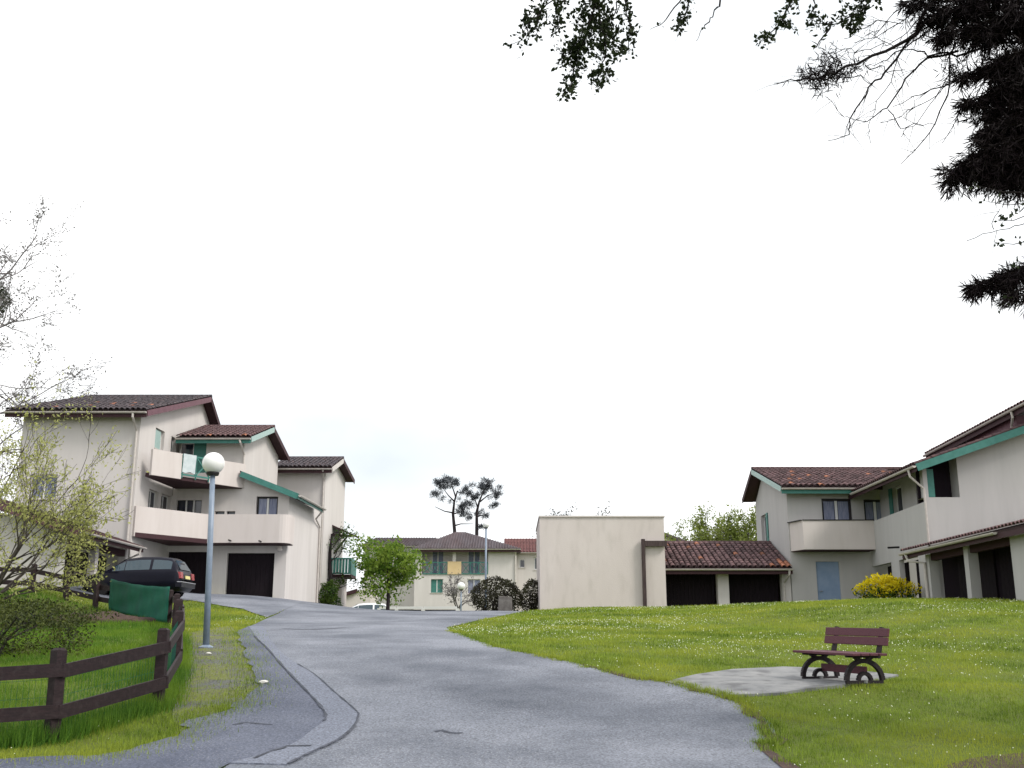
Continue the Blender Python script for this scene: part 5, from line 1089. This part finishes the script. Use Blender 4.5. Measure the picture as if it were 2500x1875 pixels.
x = P(1186, 1400, 64).x; lamp('slim lamp post with white globe before the far house roof', (x, 64, g1(x, 64)), P(1186, 1281, 64).z, .2, .06)
x = P(1126, 1431, 72).x; lamp('low globe lamp in front of the far house wall', (x, 72, g1(x, 72)), P(1124, 1431, 72).z, .26, .05)

# ------------------------------------------------------------------ bench
c = gp(2056, 1667); ldir = Vector((-.30, .954, 0)); fdir = Vector((-.954, -.30, 0))   # along the bench, and the way it faces
BN = thing('park_bench', 'red brown slatted bench with arched dark iron legs on a concrete slab', 'bench', c)
HL = .56
bsl = .4 * (g1(c.x + ldir.x, c.y + ldir.y) - g1(c.x - ldir.x, c.y - ldir.y)) / 2
def bp_(l, f, z): return c + ldir * l + fdir * f + Vector((0, 0, z * .76 + .05 + bsl * l))
for s in (-1, 1):
    l = s * HL; mb = MB(); L0 = Vector(ldir)
    arc = [bp_(l, -.30 * math.cos(a), .02 + .36 * math.sin(a)) for a in np.linspace(0, math.pi, 15)]
    for i in range(14): mb.bar(arc[i], arc[i+1], .062, .062, up=ldir)
    sm_ = [bp_(l, -.105 * math.cos(a), .02 + .13 * math.sin(a)) for a in np.linspace(0, math.pi, 10)]
    for i in range(9): mb.bar(sm_[i], sm_[i+1], .05, .055, up=ldir)
    mb.bar(bp_(l, -.30, -.012), bp_(l, .31, -.012), .055, .045); 
    mb.bar(bp_(l, -.05, .37), bp_(l, -.14, .46), .055, .06, up=ldir); mb.bar(bp_(l, .05, .37), bp_(l, .14, .46), .055, .06, up=ldir)
    mb.bar(bp_(l, -.27, .455), bp_(l, .28, .475), .055, .05); fr = mb.build('leg', M['bench_iron'], BN)
    mb = MB(); mb.bar(bp_(l, -.25, .43), bp_(l, -.29, .62), .055, .06, up=ldir); mb.bar(bp_(l, -.29, .61), bp_(l, -.36, 1.0), .055, .05, up=ldir); mb.build('back_support', M['bench_iron'], BN)
    pl = MB().tube([bp_(l, 0, -.03), bp_(l, 0, .025)], .045, 8); pl.build('foot_bolt', M['concrete'], fr)
for k in range(4): f = -.19 + .15 * k; MB().bar(bp_(-HL - .22, f, .502), bp_(HL + .22, f, .502), .13, .036, up=(0,0,1)).build('seat_slat', M['bench_wood'], BN, bevel=.006)
for z, f in ((.74, -.278), (.905, -.305)): MB().bar(bp_(-HL - .22, f, z), bp_(HL + .22, f, z), .036, .120, up=(fdir * -.18 + Vector((0, 0, 1)))).build('back_slat', M['bench_wood'], BN, bevel=.006)
MB().bar(bp_(-HL, -.04, .2), bp_(HL, -.04, .2), .03, .11).build('stretcher', M['bench_wood'], BN)

# ------------------------------------------------------------------ cars
def car(name, label, cat, loc, rz, paint, L=3.95, W=1.66, H=1.42):
    T = thing(name, label, cat, loc); T.rotation_euler = (0, 0, rz); Mx = Matrix.LocRotScale(Vector(loc), T.rotation_euler, (1, 1, 1))
    # stations along x (front = +x): bottom, belt height, belt half width, roof height, roof half width
    st_ = [(-1.97,.40,.62,.64,.66,.60),(-1.93,.30,.80,.76,.84,.70),(-1.84,.24,.92,.80,.98,.68),(-1.70,.22,.93,.82,1.20,.62),(-1.50,.22,.93,.83,1.37,.58),(-1.0,.20,.92,.83,1.42,.58),(-.3,.20,.90,.83,1.42,.585),(.25,.20,.89,.83,1.36,.57),(.62,.20,.88,.82,1.18,.60),(.98,.20,.88,.82,.93,.66),(1.35,.21,.83,.80,.86,.64),(1.72,.25,.74,.74,.76,.60),(1.93,.32,.60,.66,.62,.54),(1.98,.42,.52,.58,.54,.5)]
    kx, ky, kz = L / 3.95, W / 1.66, H / 1.42; rings = []
    for x, zb_, zk, wk, zr, wr in st_:
        h = [(wk * .86, zb_), (wk * .99, zb_ + .13), (wk * 1.0, (zb_ + zk) / 2), (wk * .985, zk - .06), (wk * .95, zk), (wr + (wk * .95 - wr) * .12, zk + (zr - zk) * .86), (wr * .9, zr - .01), (wr * .45, zr + .015)]
        ring = [(x * kx, a * ky, z * kz) for a, z in h] + [(x * kx, -a * ky, z * kz) for a, z in reversed(h)]; rings.append([Mx @ Vector(p) for p in ring])
    mb = MB(); n = len(rings[0])
    for r in rings: mb.v += [tuple(p) for p in r]
    for i in range(len(rings) - 1):
        for k in range(n): j = (k + 1) % n; mb.f.append((i * n + k, i * n + j, (i + 1) * n + j, (i + 1) * n + k))
    mb.f.append(tuple(range(n))); mb.f.append(tuple((len(rings) - 1) * n + k for k in reversed(range(n))))
    body = mb.build('body', M[paint], T, smooth=True)
    def rim_pt(i, t, side, out_=.006):   # point on the glass band of station i (float), height t 0..1
        i0_ = int(i); f = i - i0_; i1_ = min(i0_ + 1, len(rings) - 1)
        def q(ii):
            r = rings[ii]; a, b_ = (r[4], r[5]) if side > 0 else (r[n-5], r[n-6]); return a.lerp(b_, t)
        p = q(i0_).lerp(q(i1_), f); nrm = Mx.to_3x3() @ Vector((0, side, .35)); return p + nrm.normalized() * out_
    for side in (1, -1):
        for i0_, i1_, nm in ((3.6, 5.25, 'side_window'), (5.4, 7.0, 'side_window'), (7.08, 8.35, 'side_window')):
            m = MB(); steps = 5; 
            for k in range(steps):
                a, b_ = i0_ + (i1_ - i0_) * k / steps, i0_ + (i1_ - i0_) * (k + 1) / steps
                m.quad(rim_pt(a, .1, side), rim_pt(b_, .1, side), rim_pt(b_, .9, side), rim_pt(a, .9, side))
            m.build(nm, M['car_glass'], body)
    X = lambda x, y, z: Mx @ Vector((x * kx, y * ky, z * kz))
    m = MB(); m.quad(X(-1.885, .56, .97), X(-1.885, -.56, .97), X(-1.62, -.5, 1.31), X(-1.62, .5, 1.31)); m.build('rear_window', M['car_glass'], body)
    m = MB(); m.quad(X(1.0, -.58, .95), X(1.0, .58, .95), X(.33, .5, 1.345), X(.33, -.5, 1.345)); m.build('windscreen', M['car_glass'], body)
    for y in (.62, -.62):
        m = MB(); m.hexa([X(-1.99, y - .13, .66), X(-1.99, y + .13, .66), X(-1.80, y + .16, .66), X(-1.80, y - .13, .66)], [X(-1.955, y - .13, .88), X(-1.955, y + .13, .88), X(-1.80, y + .16, .88), X(-1.80, y - .13, .88)]); m.build('tail_light', M['lamp_red'], body)
        m = MB(); m.hexa([X(1.84, y - .15, .56), X(1.84, y + .13, .56), X(1.95, y + .06, .56), X(1.97, y - .15, .56)], [X(1.8, y - .15, .7), X(1.8, y + .13, .7), X(1.9, y + .06, .7), X(1.93, y - .15, .7)]); m.build('headlight', M['chrome'], body)
    m = MB(); m.box((-.0, 0, 0), (0, 0, 0)); m = MB(); m.hexa([X(-2.0, -.24, .66), X(-2.0, .24, .66), X(-1.93, .24, .66), X(-1.93, -.24, .66)], [X(-1.985, -.24, .77), X(-1.985, .24, .77), X(-1.93, .24, .77), X(-1.93, -.24, .77)]); m.build('number_plate', M['plate'], body)
    m = MB(); m.hexa([X(-2.03, -.76, .36), X(-2.03, .76, .36), X(-1.80, .82, .36), X(-1.80, -.82, .36)], [X(-2.03, -.76, .52), X(-2.03, .76, .52), X(-1.80, .82, .52), X(-1.80, -.82, .52)]); m.build('bumper', M[paint], body)
    m = MB(); m.hexa([X(-2.04, -.77, .522), X(-2.04, .77, .522), X(-1.86, .8, .522), X(-1.86, -.8, .522)], [X(-2.04, -.77, .55), X(-2.04, .77, .55), X(-1.86, .8, .55), X(-1.86, -.8, .55)]); m.build('bumper_strip', M['chrome'], body)
    for x in (-1.22, 1.22):
        for y in (.70, -.70):
            w_ = MB(); s = 1 if y > 0 else -1; w_.tube([X(x, y - s * .1, .29), X(x, y + s * .1, .29)], .29 * kz, 20); wo = w_.build('wheel', M['tyre'], T)
            w_ = MB(); w_.tube([X(x, y + s * .1, .29), X(x, y + s * .112, .29)], .175 * kz, 16); w_.build('rim', M['rim'], wo)
            a_ = MB(); a_.tube([X(x, y + s * .06, .33), X(x, y + s * .118, .33)], .345 * kz, 20); a_.build('wheel_arch', M['tyre'], body)
    for y in (.9, -.9):
        m = MB(); m.hexa([X(.58, y - .07, .93), X(.58, y + .07, .93), X(.68, y + .07, .93), X(.68, y - .07, .93)], [X(.58, y - .07, 1.03), X(.58, y + .07, 1.03), X(.66, y + .06, 1.03), X(.66, y - .06, 1.03)]); m.build('mirror', M[paint], body)
    return T
x, y = -13.55, 39.2
car('parked_car', 'dark blue hatchback parked nose in to the carport of the stepped house', 'car', (x, y, g1(x, y) + .03), math.pi - .03, 'paint_blue', L=3.6, H=1.44)
x = P(885, 1480, 74).x; car('parked_car', 'white car showing only its roof and windows above the crest of the road', 'car', (x, 74, P(885, 1473, 74).z - 1.42), math.pi + .1, 'paint_white')
# ------------------------------------------------------------------ small things
x, y = P(1233, 1490, 45.4).x, 45.4; z = g1(x, y)
mb = MB(); mb.hexa([(x-.3,y-.25,z-.1),(x+.32,y-.25,z-.1),(x+.3,y+.25,z-.1),(x-.3,y+.25,z-.1)], [(x-.27,y-.22,z+.66),(x+.29,y-.23,z+.62),(x+.27,y+.2,z+.6),(x-.27,y+.2,z+.65)]); o = mb.build('stone_block', M['stone'], bevel=.04); tag(o, 'squat grey stone block in front of the large clipped shrub', 'stone block')
def pebble(name, label, u, v, r):
    c = gp(u, v); bm = bmesh.new(); bmesh.ops.create_icosphere(bm, subdivisions=2, radius=1)
    for q in bm.verts: k = 1 + .25 * math.sin(q.co.x * 5 + u) * math.cos(q.co.y * 4 + v); q.co = Vector((c.x + q.co.x * r * 1.5 * k, c.y + q.co.y * r * k, c.z + .03 + r * .35 + q.co.z * r * .6 * k))
    me = bpy.data.meshes.new(name); bm.to_mesh(me); bm.free(); me.materials.append(M['white_stone']); o = bpy.data.objects.new(name, me); COL.objects.link(o); tag(o, label, 'stone', 'white stones on the left verge')
for lb, u, v, r in (('largest white stone lying at the edge of the dark pavement', 643, 1673, .05), ('flat white stone at the foot of the lamp post', 509, 1601, .035)):
    pebble('white_stone', lb, u, v, r)
# ------------------------------------------------------------------ grass, daisies, gravel
def scatter(n, x0, x1, y0, y1): return rng.uniform(x0, x1, n), rng.uniform(y0, y1, n)
foot_polys = [[(-24.6,37.7),(-15.6,37.7),(-15.6,44),(-10,48),(-8,61),(-30,61)], [(xw0,45),(xw1,45),(xw1,46),(11.8,46),(14.9,45),(14.3,28.5),(22,28.5),(24,60),(xw0,60)]]
vergeP = verge_poly; gardenP = [(p.x, p.y) for p in fence] + [(-40, 41), (-40, 12.4)]
def nse(x, y, s, o=0): return (np.sin(x * s + 1.7 * np.sin(y * s * .7 + o)) + np.sin(y * s * 1.3 + 1.3 * np.sin(x * s * .9 + 2 * o)) + np.sin((x + y) * s * .6 + o)) / 3
def blades(name, label, mat, zones, keep, hmul=1.0):
    VV, RR = [], []
    for y0, y1, dens, wd, ht in zones:
        xl, xr = -.56 * y1 - 1, .56 * y1 + 1; n = int((xr - xl) * (y1 - y0) * dens); x, y = scatter(n, xl, xr, y0, y1)
        ok = (np.abs(x) < .54 * y + 1.2)
        for pn in POLYS.values(): ok &= ~inside(pn, x, y)
        for pn in foot_polys: ok &= ~inside(pn, x, y)
        x, y = x[ok], y[ok]; k, hm = keep(x, y); x, y, hm = x[k], y[k], hm[k]; n = len(x)
        if n == 0: continue
        z = gz(x, y); a = rng.uniform(0, 6.28, n); tilt = np.abs(rng.normal(0, .5, n)); h = ht * hmul * rng.uniform(.6, 1.35, n) * hm * (1 + .4 * nse(x, y, 4.1, 6)); w_ = wd * rng.uniform(.7, 1.3, n)
        base = np.stack([x, y, z - .01], 1); side = np.stack([np.cos(a), np.sin(a) * .6, np.zeros(n)], 1) * w_[:, None] * .5; b2 = rng.uniform(0, 6.28, n)
        tipv = base + np.stack([np.cos(b2) * np.sin(tilt) * h, np.sin(b2) * np.sin(tilt) * h, np.cos(tilt) * h + .01], 1)
        VV.append(np.stack([base - side, base + side, tipv], 1).reshape(-1, 3)); cl = .5 * nse(x, y, 5.3, 2) + .5 * nse(x, y, 13., 5) + .35 * nse(x, y, 1.3, 7); RR.append(np.repeat(np.clip(.52 + .42 * cl + rng.normal(0, .2, n), 0, 1), 3))
    V = np.concatenate(VV); o = npmesh(name, V, np.arange(len(V)).reshape(-1, 3), M[mat], rnd=np.concatenate(RR)); return tag(o, label, kind='stuff')
def keep_lawn(x, y):
    g = inside(gardenP, x, y); v = inside(vergeP, x + rng.normal(0, .3, len(x)), y + rng.normal(0, .55, len(x))); k = ~g & ~(v & (rng.random(len(x)) < np.where(nse(x, y, 1.9, 3) + .5 * nse(x, y, 5., 1) > -.15, .3, .88))); return k, np.where(v, .45, 1.0) * (1 + .25 * nse(x, y, 1.1, 1))
def keep_garden(x, y): g = inside(gardenP, x, y); return g, 1.2 + .5 * nse(x, y, 1.7, 2)
Z1 = [(10.5, 15, 1900, .008, .05), (15, 20, 1300, .010, .052), (20, 27, 700, .014, .055), (27, 35, 380, .020, .06), (35, 46.5, 230, .028, .065), (46.5, 60, 60, .04, .08)]
blades('lawn_grass', 'short yellow green lawn grass around the bench and the verge', 'grass', Z1, keep_lawn)
blades('garden_grass', 'longer darker grass inside the fenced garden', 'grass_dark', [(a, b, d_ * .8, w_, h) for a, b, d_, w_, h in Z1], keep_garden, 1.5)
# tufts along the edges and fence foot
def tufts(name, label, mat, pts, n, h, spread):
    base = []; 
    for (x, y) in pts:
        for _ in range(n): base.append((x + random.gauss(0, spread), y + random.gauss(0, spread)))
    b_ = np.array(base); z = gz(b_[:, 0], b_[:, 1]); n_ = len(b_); a = rng.uniform(0, 6.28, n_); t_ = np.abs(rng.normal(0, .45, n_)); hh = h * rng.uniform(.5, 1.4, n_)
    p = np.stack([b_[:, 0], b_[:, 1], z], 1); s = np.stack([np.cos(a), np.sin(a), 0 * a], 1) * .005; tp_ = p + np.stack([np.cos(a + 1) * np.sin(t_) * hh, np.sin(a + 1) * np.sin(t_) * hh, np.cos(t_) * hh], 1)
    V = np.stack([p - s, p + s, tp_], 1).reshape(-1, 3); o = npmesh(name, V, np.arange(len(V)).reshape(-1, 3), M[mat], rnd=np.repeat(rng.random(n_), 3)); return tag(o, label, kind='stuff')
tufts('edge_grass', 'ragged grass fringe along the right edge of the road', 'grass', [p for p in right_edge if p[1] > 10], 160, .075, .07)
fl = [tuple(fence[i].lerp(fence[i+1], k / 30)[:2]) for i in range(1, 6) for k in range(30)]
tufts('fence_grass', 'tall unmown grass along the foot of the fence', 'grass_dark', fl, 110, .2, .13)
tufts('pavement_grass', 'yellowish grass creeping over the pavement edge', 'grass', [p for p in pv if p[1] > 11], 150, .075, .24)
n = 46000; x, y = scatter(n, -8, 24, 11.5, 43); k = np.ones(n, bool)
for pn in list(POLYS.values()) + foot_polys + [gardenP, vergeP]: k &= ~inside(pn, x, y)
k &= (nse(x, y, .55, 4) + .6 * nse(x, y, 1.7, 1) + rng.normal(0, .4, n) - .4 * (y < 15) > .30); x, y = x[k], y[k]; n = len(x); z = gz(x, y) + rng.uniform(.045, .075, n); r_ = (.0055 + .00012 * y) * rng.uniform(.7, 1.2, n)
V = []; cn = np.stack([x, y, z], 1); tl = rng.normal(0, .35, (n, 2)); an = np.linspace(0, 2 * np.pi, 7)[:-1]
V = np.stack([cn + np.stack([np.cos(q) * r_, np.sin(q) * r_, (np.cos(q) * tl[:, 0] + np.sin(q) * (tl[:, 1] + .5)) * r_], 1) for q in an], 1).reshape(-1, 3)
tag(npmesh('daisies', V, np.arange(n * 6).reshape(-1, 6), M['daisy']), 'tiny white daisies scattered over the lawn', kind='stuff')
n = 16000; x, y = scatter(n, -9, 0, 11, 26); k = inside(vergeP, x, y) | (inside(pave_poly, x, y) & (rng.random(n) < .08)); x, y = x[k], y[k]; n = len(x); z = gz(x, y) + .02; r_ = rng.uniform(.006, .018, n)
cn = np.stack([x, y, z], 1); T4 = np.array([(1,0,-.3),(-.5,.87,-.3),(-.5,-.87,-.3),(0,0,.8)]); V = (cn[:, None, :] + T4[None] * r_[:, None, None] * (1 + rng.normal(0, .25, (n, 4, 3)))).reshape(-1, 3)
F = np.concatenate([np.arange(n)[:, None] * 4 + np.array(t_) for t_ in ((0,1,3),(1,2,3),(2,0,3))], 0); tag(npmesh('gravel', V, F, M['stone']), 'loose grey gravel strewn over the mossy verge', kind='stuff')
